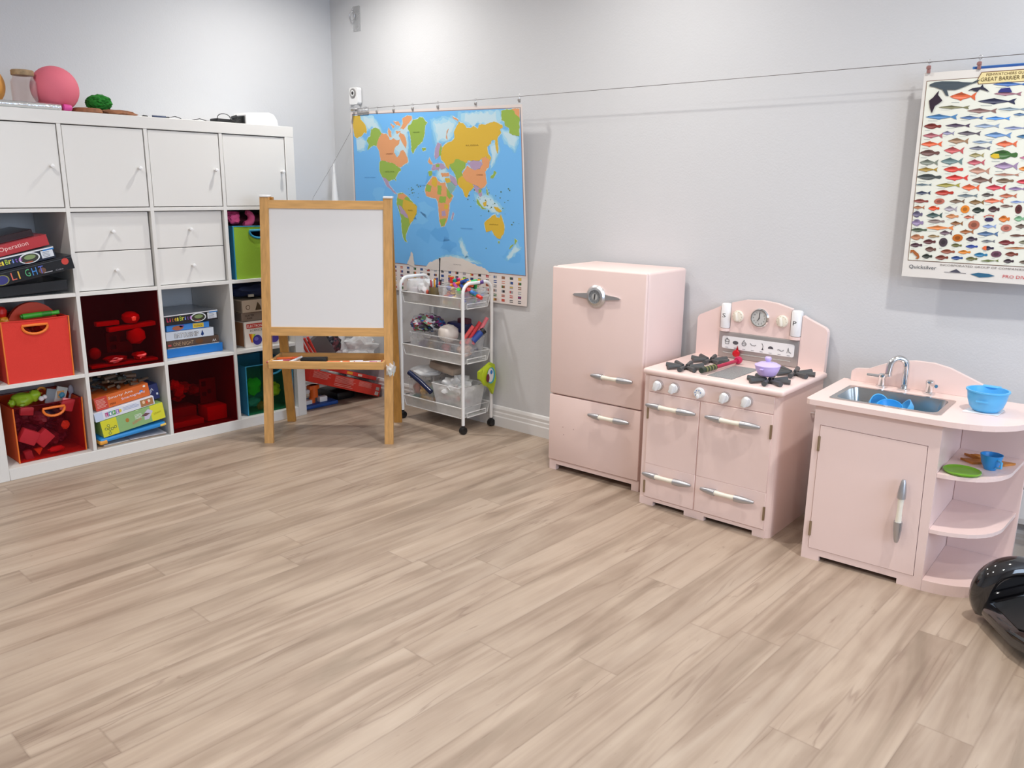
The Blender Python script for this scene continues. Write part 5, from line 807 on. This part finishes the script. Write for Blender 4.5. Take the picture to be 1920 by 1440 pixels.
# sink cabinet
KL = (1.634, -2.692, 0); KRZ = rz_of(.06); KM = Matrix.Translation(KL) @ Matrix.Rotation(KRZ, 4, 'Z')
def sink():
    t = thing('toy_sink', 'pale pink play sink cabinet with rounded open shelves', 'toy sink', KL, KRZ)
    W, D, Z = .374, .372, .533; b = MB()
    b.plate([(0, 0), (.059, 0), (.059, .018), (.303, .018), (.303, 0), (W, 0), (W, Z), (0, Z)], [[(.021, .040), (.021, .468), (.342, .463), (.350, .040)]], 0, .016, 'pink_paint', lambda u, v, q: (u, q, v))
    b.box((0, .016, 0), (.014, D, Z), 'pink_paint'); b.box((W - .014, .016, 0), (W, D, Z), 'pink_paint'); b.box((.014, D - .012, .02), (W - .014, D, Z), 'pink_paint'); b.box((.014, .016, .025), (W - .014, D - .012, .035), 'pink_paint'); b.build('cabinet', t)
    SH = [(W + .0005, .004), (.400, .006), (.425, .012), (.450, .021), (.475, .034), (.496, .051), (.515, .072), (.530, .097), (.540, .125), (.546, .145), (.549, .165), (.560, .33), (W + .0005, .33)]
    for z in (.370, .191): b = MB(); b.plate(SH, [], z, z + .012, 'pink_paint'); b.build('shelf', t)
    b = MB(); b.plate([(W + .0005, .000), (.41, .003), (.44, .010), (.466, .020), (.49, .034), (.512, .052), (.530, .074), (.545, .100), (.555, .13), (.561, .155), (.563, .18), (.566, .33), (W + .0005, .33)], [], 0, .036, 'pink_paint'); b.build('plinth', t)
    b = MB(); b.box((W + .0005, .331, 0), (.568, .343, Z), 'pink_paint', .002, 1); b.build('back_panel', t)
    b = MB(); b.plate([(.0225, .0415), (.3485, .0415), (.3405, .4615), (.0225, .4665)], [], -.002, .012, 'pink_paint', lambda u, v, q: (u, q, v)); d = b.build('door', t)
    handle(d, .292, .350, .205, True, y=-.002); hinge(d, .0225, .405, -.002); hinge(d, .0225, .110, -.002)
    b = MB(); out = [(-.030, .0), (-.026, -.012), (-.015, -.018), (.20, -.020), (.33, -.020), (.37, -.019), (.41, -.014), (.444, -.007), (.475, .004), (.505, .022), (.53, .045), (.552, .073), (.570, .105), (.583, .140), (.590, .18), (.595, .375), (-.030, .375)]
    hl = rrect(.030, .046, .350, .264, .03); n = len(out)
    b.plate(out, [hl], Z + .001, Z + .018, 'pink_paint'); b.build('countertop', t)
    b = MB(); zt = Z + .0185; o1 = rrect(.024, .040, .356, .270, .012, 4); i1 = rrect(.040, .056, .340, .254, .028, 4)
    b.plate(o1, [i1], zt, zt + .0012, 'steel'); k = len(i1); i2 = rrect(.056, .070, .324, .240, .024, 4)
    b.add([(x, y, zt) for x, y in i1] + [(x, y, zt - .075) for x, y in i2], [(i, (i + 1) % k, k + (i + 1) % k, k + i) for i in range(k)], 'steel', True); b.flat(i2, lambda u, v: (u, v, zt - .075), 'steel'); b.build('basin', t)
    b = MB(); b.plate([(.0, zt), (.42, zt), (.420, .585)] + arc(.40, .585, .02, .015, 0, 60, 3) + [(.36, .618), (.31, .638), (.26, .648), (.20, .648), (.15, .640), (.10, .622), (.055, .600)] + arc(.02, .580, .02, .016, 100, 180, 3), [], .352, .372, 'pink_paint', lambda u, v, q: (u, q, v)); b.build('backsplash', t)
    b = MB(); x, y = .184, .322; b.lathe([(0, 0), (.020, 0), (.020, .004), (.012, .006), (.0105, .010), (.0105, .03)], 'chrome', (x, y, zt), n=20)
    dx, dy = -.80, -.60; P = [(x, y, zt + .02), (x, y, zt + .080)] + [(x + dx * (.028 - .028 * math.cos(a)), y + dy * (.028 - .028 * math.cos(a)), zt + .080 + .028 * math.sin(a)) for a in [PI * i / 10 for i in range(1, 11)]] + [(x + dx * .058, y + dy * .058, zt + .055)]
    b.tube(P, .0108, 'chrome', 14); e = P[-1]; b.cyl(e, (e[0], e[1], e[2] - .008), .0118, 'chrome'); b.build('faucet', t)
    for x, a in ((.112, 3.3), (.262, -1.0)):
        b = MB(); b.lathe([(0, 0), (.019, 0), (.019, .004), (.0125, .006), (.0115, .03), (.0135, .034), (.0135, .042), (.009, .046), (0, .047)], 'chrome', (x, .322, zt), n=20); b.tube([(x, .322, zt + .034), (x + .050 * math.cos(a), .322 + .050 * math.sin(a), zt + .036)], [.0070, .0058], 'chrome', 10); b.build('tap_handle', t)
sink()
def onK(fn, name, label, cat, **k):
    b = MB(); b.T = KM; fn(b); return tag(b.build(name), label, cat)
LB = 'plastic_sky'
ZK = .5515
onK(lambda b: b.plate([(.395, .135), (.490, .150), (.495, .235), (.41, .235)], [], ZK + .0002, ZK + .0022, 'white_plastic'), 'white_card', 'small white card under the blue bowl on the play sink', 'card')
def f(b):
    o = (.450, .188, ZK + .0026); b.lathe([(0, 0), (.033, 0), (.037, .003), (.046, .014), (.053, .036), (.0565, .060), (.060, .062), (.060, .066), (.054, .066), (.050, .036), (.043, .016), (.033, .005), (0, .004)], LB, o, n=36)
    b.box((o[0] - .026, o[1] + .050, o[2] + .060), (o[0] + .026, o[1] + .072, o[2] + .067), LB, .004, 3, rot=Matrix.Rotation(0, 3, 'X')); b.box((o[0] - .020, o[1] - .0605, o[2] + .036), (o[0] + .012, o[1] - .0595, o[2] + .040), LB)
onK(f, 'blue_bowl', 'sky blue plastic bowl with a rim tab standing on the play sink counter', 'bowl')
mat_ = [('toy_dish', 'blue toy dish tipped on its side at the left in the basin', (.135, .160, .515), (.75, -.5, .4)), ('toy_dish', 'deep blue toy dish in the middle of the basin', (.190, .130, .508), (.15, -.45, 1)), ('toy_dish', 'blue toy dish leaning at the right in the basin', (.250, .145, .512), (-.7, -.3, .5))]
for k, (nme, lab, o, ax) in enumerate(mat_):
    onK(lambda b: b.lathe([(0, 0), (.018, .001), (.030, .010), (.038, .026), (.040, .030), (.037, .030), (.028, .014), (.016, .004), (0, .003)], LB if k != 1 else 'plastic_sky_deep', o, ax, 28), nme, lab, 'toy dish')
ZS = .382
onK(lambda b: b.lathe([(0, .0), (.046, .0), (.051, .004), (.0525, .008), (.050, .009), (.045, .006), (.024, .0068), (0, .0068)], 'plastic_lime', (.430, .064, ZS + .0005), n=40), 'green_plate', 'lime green toy plate on the upper sink shelf', 'plate')
def f():
    t = thing('blue_cup', 'small blue toy cup beside the green plate on the sink shelf', 'cup', tuple(KM @ Vector((.490, .155, ZS + .0008))))
    b = MB(); b.lathe([(0, 0), (.016, 0), (.018, .004), (.026, .02), (.031, .045), (.0315, .047), (.029, .047), (.024, .022), (.015, .005), (0, .004)], 'plastic_sky_deep', n=28); b.build('cup_body', t)
    b = MB(); b.tube([(-.020, -.022, .038), (-.030, -.034, .034), (-.030, -.034, .018), (-.017, -.018, .012)], .0035, 'plastic_sky', 8); b.build('handle', t)
f()
def f(b):
    P = [(.40, .26), (.45, .22), (.40, .20), (.44, .17), (.47, .20), (.52, .21), (.545, .25), (.49, .245), (.46, .28), (.44, .26)]
    b.plate(P, [], ZS + .0005, ZS + .007, 'wood_orange'); b.blob((.44, .235, ZS + .012), (.018, .010, .005), 'wood_orange', 3, .2)
onK(f, 'wooden_figure', 'flat orange brown wooden toy figure behind the blue cup', 'toy')
# hoverboard
def hover():
    t = thing('hoverboard', 'glossy black hoverboard with round wheel arch on the floor right of the sink', 'hoverboard', (1.658, -3.327, .005), math.radians(-145)); t.rotation_euler.x = math.radians(20); t.scale = (1.1, 1.1, 1.1)
    # local +X runs along the board away to the right, wheel at the left end
    b = MB(); R = .075
    b.lathe([(.052, -.024), (.070, -.022), (.0785, -.012), (.0790, 0), (.0785, .012), (.070, .022), (.052, .024)], 'black_plastic', (0, 0, .0795), (1, 0, 0), 40); b.lathe([(0, -.020), (.052, -.024), (.052, .024), (0, .020)], 'satin_metal', (0, 0, .0795), (1, 0, 0), 32); b.build('wheel', t)
    b = MB(); prof = [(-.010, .080), (-.010, .090), (-.004, .099), (.008, .105), (.022, .105), (.038, .098), (.048, .086), (.051, .074), (.045, .064), (.038, .062), (.038, .0)]
    vs = []; fs = []; n = 22
    for i in range(n + 1):
        a = PI * (-.08 + 1.16 * i / n)
        for x, r in prof: vs.append((x, r * math.cos(a), .080 + r * math.sin(a)))
    m_ = len(prof)
    for i in range(n):
        for k in range(m_ - 1): fs.append((i * m_ + k, i * m_ + k + 1, (i + 1) * m_ + k + 1, (i + 1) * m_ + k))
    b.add(vs, fs, 'gloss_black', True); b.build('fender', t)
    b = MB(); ys = [-.098, -.090, -.070, 0, .070, .090, .098]
    def sec(x, hw, zt, zb): return [(x, -hw, (zt + zb) / 2), (x, -hw * .93, zt - .010), (x, -hw * .78, zt), (x, hw * .78, zt), (x, hw * .93, zt - .010), (x, hw, (zt + zb) / 2), (x, hw * .7, zb), (x, -hw * .7, zb)]
    S = [sec(.042, .092, .092, .050), sec(.06, .096, .096, .036), (sec(.20, .090, .094, .036)), sec(.26, .068, .090, .040), sec(.32, .066, .090, .040), sec(.42, .092, .096, .036)]; vs = [p for s in S for p in s]; fs = [tuple(range(8))[::-1], tuple(range(40, 48))]
    for i in range(5):
        for k in range(8): fs.append((i * 8 + k, i * 8 + (k + 1) % 8, i * 8 + 8 + (k + 1) % 8, i * 8 + 8 + k))
    b.add(vs, fs, 'gloss_black', True); b.build('deck', t)
    b = MB(); b.plate([(.066, -.066), (.19, -.062), (.22, -.04), (.22, .04), (.19, .062), (.066, .066)], [], .0962, .0995, 'black_plastic'); b.build('foot_pad', t)
    b = MB(); b.lathe([(.052, -.024), (.0785, -.012), (.0790, 0), (.0785, .012), (.052, .024)], 'black_plastic', (.46, 0, .0795), (1, 0, 0), 32); b.build('wheel', t)
hover()
# ------------------------------------------------------------------ things on the right wall
def cablesag(s): return 1.6125
def wall_things():
    t = thing('hanging_wire', 'thin steel wire strung along the right wall from a rod bracket', 'wire')
    b = MB(); b.tube([WP(s, 1.6125 - .004 * math.sin(max(0, min(1, (s + .95) / 3.6)) * PI), .078) for s in [-1.02 + .15 * k for k in range(28)]], .0012, 'wire_grey', 6); b.build('wire', t)
    b = MB(); b.cyl(WP(-1.0, 1.612, 0), WP(-1.0, 1.612, .115), .009, 'satin_metal', n=12); b.lathe([(0, 0), (.024, .0), (.026, .008), (.024, .016), (0, .018)], 'satin_metal', WP(-1.0, 1.612, .060), tuple(WN), 20); b.cyl(WP(-1.0, 1.612, .0), WP(-1.0, 1.612, .006), .022, 'satin_metal', n=20); b.build('bracket', t)
    def clip(label, s, z, red=False, group='metal clips on the wire'):
        c = thing('curtain_clip', label, 'clip', WP(s, 1.6125, .078), WRZ, group)
        b = MB(); b.tube([(.006 * math.cos(a), 0, .0 + .006 * math.sin(a)) for a in [i * PI / 4 for i in range(8)]], .0011, 'satin_metal', 5, closed=True); b.tube([(0, 0, -.006), (0, 0, -.014)], .0012, 'satin_metal', 5); b.build('ring', c)
        b = MB(); m = 'clip_red' if red else 'grey_metal'; b.box((-.005, -.004, -.030 - z), (.005, .004, -.013), m, .001, 1); b.box((-.007, -.006, -.024), (.007, -.003, -.015), m, .001, 1); b.build('jaw', c)
    L_ = ['clip nearest the corner holding the top of the world map', 'second clip from the corner on the world map', 'third clip from the corner on the world map', 'fourth clip from the corner on the world map', 'fifth clip from the corner on the world map', 'clip at the upper right corner of the world map']
    for k, s in enumerate((-.819, -.687, -.541, -.358, -.101, .170)): clip(L_[k], s, .0)
    clip('clip at the upper left corner of the fish poster', 1.892, .006, True); clip('clip over the left end of the blue strip above the fish poster', 2.037, .006, True)
    for k in range(9): clip(['spare clip touching the bracket end of the bunch', 'second spare clip in the bunch from the bracket', 'third spare clip in the bunch from the bracket', 'fourth spare clip in the bunch from the bracket', 'middle spare clip of the nine bunched at the bracket', 'fourth spare clip from the map end of the bunch', 'third spare clip from the map end of the bunch', 'second spare clip from the map end of the bunch', 'spare clip closest to the map in the bunch'][k], -.975 + .0105 * k, .002, False, 'spare clips bunched at the bracket')
    # world map
    def MP(off0):
        def f(s, z, k=0): u = (s + .4) / .65; return WP(s / 1.0, z, .010 + .0845 * max(0, z - .775) + off0 * .12)
        return f
    t = thing('world_map', 'large paper world map hanging from clips behind the easel', 'map', WP(-.4, 1.58, .07))
    mi = t.matrix_world.copy(); org = Vector(WP(-.4, 1.58, .07))
    def F(off): g = MP(off); return lambda s, z: tuple(Vector(g(s, z)) - org)
    b = MB(); f0 = F(0)
    def quad(f, tl, tr, br, bl, col, nx=16, nz=12, m='print'):
        vs = []; fs = []
        for j in range(nz + 1):
            v = j / nz
            for i in range(nx + 1):
                u = i / nx; s = (tl[0] * (1 - u) + tr[0] * u) * (1 - v) + (bl[0] * (1 - u) + br[0] * u) * v; z = (tl[1] * (1 - u) + tr[1] * u) * (1 - v) + (bl[1] * (1 - u) + br[1] * u) * v; vs.append(f(s, z))
        for j in range(nz):
            for i in range(nx): a = j * (nx + 1) + i; fs.append((a, a + nx + 1, a + nx + 2, a + 1))
        b.add(vs, fs, m, False, col)
    for g_, c_ in ((f0, 'E4DAD6'), (F(-.006), 'D8D0CC')): quad(g_, (-1.040, 1.600), (.186, 1.5745), (.179, .775), (-1.118, .775), H(c_)); quad(g_, (-1.118, .775), (.179, .775), (.176, .642), (-1.118, .640), H(c_))
    quad(F(.0010), (-1.030, 1.5885), (.177, 1.5620), (.170, .7885), (-1.107, .7885), H('9A7A72'))
    quad(F(.0018), (-1.026, 1.5850), (.173, 1.5585), (.166, .7925), (-1.103, .7925), H('74BCF6'))
    for i in range(14):     # deeper and paler water patches
        random.seed(i + 40); cs, cz = random.uniform(-.9, .1), random.uniform(.85, 1.3); b.flat([(cs + random.uniform(.03, .08) * math.cos(a), cz + random.uniform(.02, .06) * math.sin(a)) for a in [k * .63 for k in range(10)]], F(.0022), col=H(random.choice(['6CB6F2', '7EC4F8', '66B0EE'])))
    for i, P in enumerate(PALE):
        P = [(p[0] / 1000, p[1] / 1000) for p in P]; cx = sum(p[0] for p in P) / len(P); cz = sum(p[1] for p in P) / len(P)
        for kk, (gr, cl) in enumerate(((1.18, '78BEEE'), (1.06, '90CCF0'), (.92, 'ACDAF0'), (.72, 'C6E2EE'))):
            Q = []
            for k in range(len(P)):
                a, d = Vector(P[k]), Vector(P[(k + 1) % len(P)]); n = max(1, int((d - a).length / .012))
                for j in range(n): p = a + (d - a) * j / n; p = Vector((cx, cz)) + (p - Vector((cx, cz))) * gr; Q.append((min(.165, max(-1.014, p.x + noise.noise(Vector((p.x * 45, p.y * 45, i + kk))) * .014)), min(1.556 - (p.x - .17) * .02, max(.795, p.y + noise.noise(Vector((p.x * 45, p.y * 45, i + 9 + kk))) * .014))))
            b.flat(Q, F(.0023 + .0002 * kk), col=H(cl))
    CL = {'Y': 'DCB63E', 'G': '98B84E', 'R': 'E6A270', 'V': 'B49CBC', 'T': '88B4AA', 'W': 'E6DCD4'}
    layers = {}
    for i, (c, P) in enumerate(WORLD):
        P = [(p[0] / 1000, p[1] / 1000) for p in P]; cx = sum(p[0] for p in P) / len(P); cz = sum(p[1] for p in P) / len(P)
        if c != 'W':
            halo = []
            for k in range(len(P)):
                a, q, d = Vector(P[k - 1]), Vector(P[k]), Vector(P[(k + 1) % len(P)]); t1 = (d - a); t1 = t1.normalized() if t1.length else Vector((1, 0)); nrm = Vector((t1.y, -t1.x)); halo.append(q + nrm * .0030)
            ar = sum(P[k - 1][0] * P[k][1] - P[k][0] * P[k - 1][1] for k in range(len(P)))
            if ar < 0: halo = [Vector(P[k]) * 2 - halo[k] for k in range(len(P))]
            b.flat([(h.x, h.y) for h in halo], F(.0030), col=H('C9DEE4'))
        # rough coast: split edges with a little jitter
        Q = []
        for k in range(len(P)):
            a, d = Vector(P[k]), Vector(P[(k + 1) % len(P)]); L2 = (d - a).length; n = max(1, int(L2 / .0055)); nr = Vector((-(d - a).y, (d - a).x)) / max(L2, 1e-6)
            for j in range(n): p = a + (d - a) * j / n; Q.append(tuple(p + nr * ((noise.noise(Vector((p.x * 70, p.y * 70, i))) * .0042 + noise.noise(Vector((p.x * 230, p.y * 230, i))) * .0022) * min(1, L2 / .02))))
        b.flat(Q, F(.0036 + .00012 * i), col=H(CL[c]))
    random.seed(3)
    for k in range(60):      # tiny islands
        s, z = random.choice([(random.uniform(-.12, .16), random.uniform(.9, 1.25)), (random.uniform(-.62, -.5), random.uniform(1.15, 1.22)), (random.uniform(-.2, .05), random.uniform(1.1, 1.2))]); r = random.uniform(.0015, .004); b.flat(arc(s, z, r * 1.4, r, 0, 300, 5), F(.0042), col=H('5A7A6A'))
    for nm, s_, z_, w_, h_, c_ in (('RUSSIA', -.18, 1.40, .085, .007, '8A6C28'), ('CHINA', -.120, 1.262, .042, .006, '8A5430'), ('CANADA', -.775, 1.372, .055, .007, '8A5430'), ('UNITED STATES', -.795, 1.280, .075, .006, '56702A'), ('BRAZIL', -.635, 1.080, .036, .006, '7A6C28'), ('AUSTRALIA', -.052, 1.026, .060, .006, '7A6428'), ('GREENLAND', -.552, 1.475, .050, .005, '56702A'),
                             ('ATLANTIC OCEAN', -.56, 1.21, .08, .006, '4A8CC4'), ('PACIFIC OCEAN', -.97, 1.25, .09, .006, '4A8CC4'), ('INDIAN OCEAN', -.25, 1.00, .08, .006, '4A8CC4'), ('ANTARCTICA', -.32, .812, .055, .006, '8A8084')):
        b.text(nm, F(.0125), s_, z_, w_, h_, 'print', H(c_))
    random.seed(9)
    FC = ['B83A3A', '2A4A8A', '3A6A3A', '2A2A30', 'D8B03A', '8A5A3A', 'C86A4A', '4A4A54', '9A9AA0']
    def flags(s, z):
        w_, h_ = .021, .0125; c1, c2 = random.choice(FC), random.choice(FC); f1, f2 = F(.0022), F(.0028); b.flat([(s, z), (s + w_, z), (s + w_, z - h_), (s, z - h_)], f1, col=H(c1))
        if random.random() < .6: b.flat([(s, z - h_ / 3), (s + w_, z - h_ / 3), (s + w_, z - h_ * .66), (s, z - h_ * .66)], f2, col=H(random.choice(['E8E4E0', c2])))
        else: b.flat([(s, z), (s + w_ / 3, z), (s + w_ / 3, z - h_), (s, z - h_)], f2, col=H(c2))
    for i in range(22):
        s = -1.005 + .0535 * i
        for j in range(6): flags(s, .777 - .0225 * j)
    b.build('map_sheet', t)
    # poster of reef fish
    t = thing('fish_poster', 'tall paper poster crowded with reef fish hanging at the right edge', 'poster', WP(2.1, 1.5, .075)); org = Vector(WP(2.1, 1.5, .075)); SX = 2.35
    def F(off): return lambda s, z: tuple(Vector(WP(s, z, .071 + off + .004 * math.sin(s * 7))) - org)
    b = MB(); quad(F(0), (1.879, 1.578), (SX, 1.578), (SX, .925), (1.884, .925), H('E2DED8')); quad(F(-.001), (1.879, 1.578), (SX, 1.578), (SX, .925), (1.884, .925), H('D0CCC8'))
    quad(F(.0008), (1.8885, 1.5535), (SX - .02, 1.5535), (SX - .02, .979), (1.898, .979), H('7A5A44')); quad(F(.0014), (1.8905, 1.5515), (SX - .022, 1.5515), (SX - .022, .981), (1.900, .981), H('E6E8DC'))
    b.flat([(2.035, 1.545), (2.045, 1.5685), (2.185, 1.5685), (2.195, 1.545), (2.19, 1.532), (2.04, 1.532)], F(.0022), col=H('7A5A44')); b.flat([(2.0375, 1.545), (2.047, 1.566), (2.183, 1.566), (2.192, 1.545), (2.188, 1.534), (2.042, 1.534)], F(.0026), col=H('E8D8A0'))
    b.text('FISHWATCHERS GUIDE', F(.0032), 2.060, 1.5555, .118, .0075, 'print', H('6A5234')); b.text('GREAT BARRIER REEF', F(.0032), 2.046, 1.540, .140, .0115, 'print', H('5A4A28'))
    def fish(k, x0, z0, x1, z1, h, c, dx=0, dz=0):
        x0 += dx; x1 += dx; L_ = math.hypot(x1 - x0, z1 - z0); a = math.atan2(z1 - z0, x1 - x0); cc = H(c); lt = tuple(min(1, q * 1.25 + .10) for q in cc); dk = tuple(q * .55 for q in cc)
        def tr(u, v): return (x0 + (u * math.cos(a)) * L_ - v * h * math.sin(a), z0 + dz + u * math.sin(a) * L_ + v * h * math.cos(a))
        if k == 'd': body = [(.5 + .5 * math.cos(t_), .5 * math.sin(t_)) for t_ in [i * .45 for i in range(14)]]
        elif k == 'r': body = [(0, 0), (.10, .20), (.28, .40), (.45, .48), (.62, .40), (.76, .16), (.84, .20), (.93, .26), (1, .14), (1, -.14), (.93, -.26), (.84, -.20), (.76, -.16), (.62, -.36), (.5, -.44), (.30, -.36), (.12, -.18)]
        else: body = [(0, 0), (.12, .17), (.28, .34), (.42, .50), (.50, .36), (.66, .22), (.80, .06), (.90, .30), (1, .48), (.95, .05), (.99, -.46), (.88, -.26), (.80, -.07), (.66, -.22), (.52, -.32), (.44, -.48), (.34, -.34), (.14, -.20)]
        b.flat([tr(*p) for p in body], F(.0026), col=cc)
        if k != 'd': b.flat([tr(*p) for p in [(.04, -.02), (.2, -.04), (.5, -.06), (.74, -.03), (.6, -.20), (.42, -.28), (.2, -.20), (.08, -.1)]], F(.0031), col=lt); b.flat([tr(*p) for p in [(.16, .20), (.28, .34), (.40, .44), (.5, .35), (.62, .24), (.5, .16), (.3, .16)]], F(.0031), col=dk)
        else: b.flat([tr(.5 + .25 * math.cos(t_), .25 * math.sin(t_)) for t_ in [i * .6 for i in range(10)]], F(.0031), col=dk)
        b.flat([tr(.10 + .022 * math.cos(t_), .06 + .03 * math.sin(t_)) for t_ in [i * 1.2 for i in range(5)]], F(.0035), col=(.01, .01, .01))
        b.flat([tr(.1, -.62), tr(.4, -.62), tr(.4, -.68), tr(.1, -.68)], F(.0024), col=H('B8C0BC'))
    MM = .001
    for k, a0, a1, a2, a3, h, c in FISH:
        fish(k, a0 * MM, a1 * MM, a2 * MM, a3 * MM, max(.008, h * MM), c)
        if 1.9 < a0 * MM < 2.18 and (a2 - a0) * MM + a0 * MM + .335 < SX - .03 and a0 * MM + .335 > 2.27: fish(k, a0 * MM, a1 * MM, a2 * MM, a3 * MM, max(.008, h * MM), c, .335, -.0)
    for i, (c, P) in enumerate(SEA): b.flat([(p[0] / 1000, p[1] / 1000) for p in P], F(.0040), col=H(c))
    b.text('Quicksilver', F(.0015), 1.905, .9515, .085, .014, 'print', H('3A4450')); b.text('INCORPORATED GROUP OF COMPANIES', F(.0015), 2.0, .9680, .24, .006, 'print', H('6A6460')); b.flat([(2.03, .950), (2.05, .960), (2.065, .950)], F(.0015), col=H('4A4A58')); b.flat([(2.015, .9475), (2.08, .9475), (2.08, .949), (2.015, .949)], F(.0015), col=H('5A5A64'))
    b.flat([(2.092, .947), (2.115, .953), (2.145, .9515), (2.163, .946), (2.145, .941), (2.120, .938)], F(.0015), col=H('2E6484')); b.text('PRO DIVE', F(.0015), 2.185, .9415, .07, .010, 'print', H('C83A44')); b.flat([(2.28, .936), (2.33, .936), (2.33, .956), (2.28, .956)], F(.0015), col=H('2A8A7A'))
    b.build('poster_sheet', t)
    # blue poster behind, only its top edge shows
    b = MB(); P = [WP(s, z, o) for z, o in ((1.588, .060), (1.45, .058)) for s in (2.015, 2.42)]; n = [WP(s, z, o - .003) for z, o in ((1.588, .060), (1.45, .058)) for s in (2.015, 2.42)]
    b.add(P + n, [(0, 1, 3, 2), (4, 6, 7, 5), (0, 4, 5, 1), (0, 2, 6, 4), (1, 5, 7, 3), (2, 3, 7, 6)], 'print', False, H('4A84C4')); q = [WP(s, z, .0606) for z in (1.586, 1.579) for s in (2.02, 2.415)]; b.add(q, [(0, 1, 3, 2)], 'print', False, H('2E5AA0'))
    tag(b.build('blue_poster'), 'blue poster whose top edge shows above the fish poster', 'poster')
    # camera on the wall
    t = thing('wall_camera', 'small white camera with a round lens mounted near the room corner', 'camera', WP(-1.068, 1.69, 0), WRZ)
    b = MB(); b.plate(rrect(-.036, -.045, .036, .045, .014), [], -.006, -.034, 'white_plastic', lambda u, v, q: (u, q, v)); b.box((-.02, -.006, -.03), (.02, 0, .03), 'white_plastic'); b.build('case', t)
    b = MB(); b.lathe([(0, .0), (.0255, .0), (.0255, .003), (.022, .005), (.012, .0025), (0, .0025)], 'grey_metal', (-.002, -.034, .014), (0, -1, 0), 28); b.lathe([(.013, .0035), (.016, .0045), (.010, .005), (.010, .003)], 'white_plastic', (-.002, -.034, .014), (0, -1, 0), 24); b.lathe([(0, .004), (.007, .004), (.007, .0055), (0, .006)], 'black_plastic', (-.002, -.034, .014), (0, -1, 0), 16); b.build('lens', t)
    b = MB(); b.T = Matrix.Translation(WP(-1.06, 2.085, 0)) @ Matrix.Rotation(WRZ, 4, 'Z')
    b.plate(rrect(-.032, -.060, .032, .068, .008), [], 0, -.004, 'clear_plastic', lambda u, v, q: (u, q, v)); b.tube([(-.014 + .022 * math.cos(a), -.022, .020 + .026 * math.sin(a)) for a in [i * PI / 8 for i in range(16)]], .0028, 'satin_metal', 8, closed=True); b.cyl((-.002, 0, .03), (-.002, -.026, .03), .004, 'satin_metal')
    tag(b.build('wall_hook'), 'clear adhesive plate with a metal ring high on the wall by the corner', 'hook')
    toy('slack_string', 'thin grey cord hanging slack from the bracket towards the shelf', 'cord', lambda b: b.tube([WP(-1.0, 1.60, .09), (1.99, .20, 1.50), (1.93, .30, 1.32), (1.845, .375, 1.14), (1.82, .382, 1.05)], .0009, 'steel', 5))
    # heater low on the wall behind the sink
    t = thing('wall_heater', 'white baseboard heater low on the wall behind the play sink', 'heater', WP(2.02, 0, 0), WRZ)
    b = MB(); b.plate([(0, .13), (-.05, .14), (-.055, .16), (-.055, .255), (-.03, .272), (0, .272)], [], 0, 1.9, 'trim_paint', lambda u, v, q: (q, u, v)); b.build('case', t)
    b = MB(); b.box((.01, -.05, .259), (1.88, -.03, .268), 'black_plastic'); b.build('vent_slot', t)
    toy('clear_bag', 'crumpled clear bag on the floor behind the sink and hoverboard', 'bag', lambda b: [b.blob((2.10, -3.37, .075), (.085, .10, .075), 'bag_plastic', 3, .25, 3, 4, flatb=.001), b.blob((2.10, -3.37, .065), (.06, .08, .055), pm('5A6A58', .3), 7, .3, 3, 3, flatb=.001)])
    # kept last: a small wall mark
wall_things()
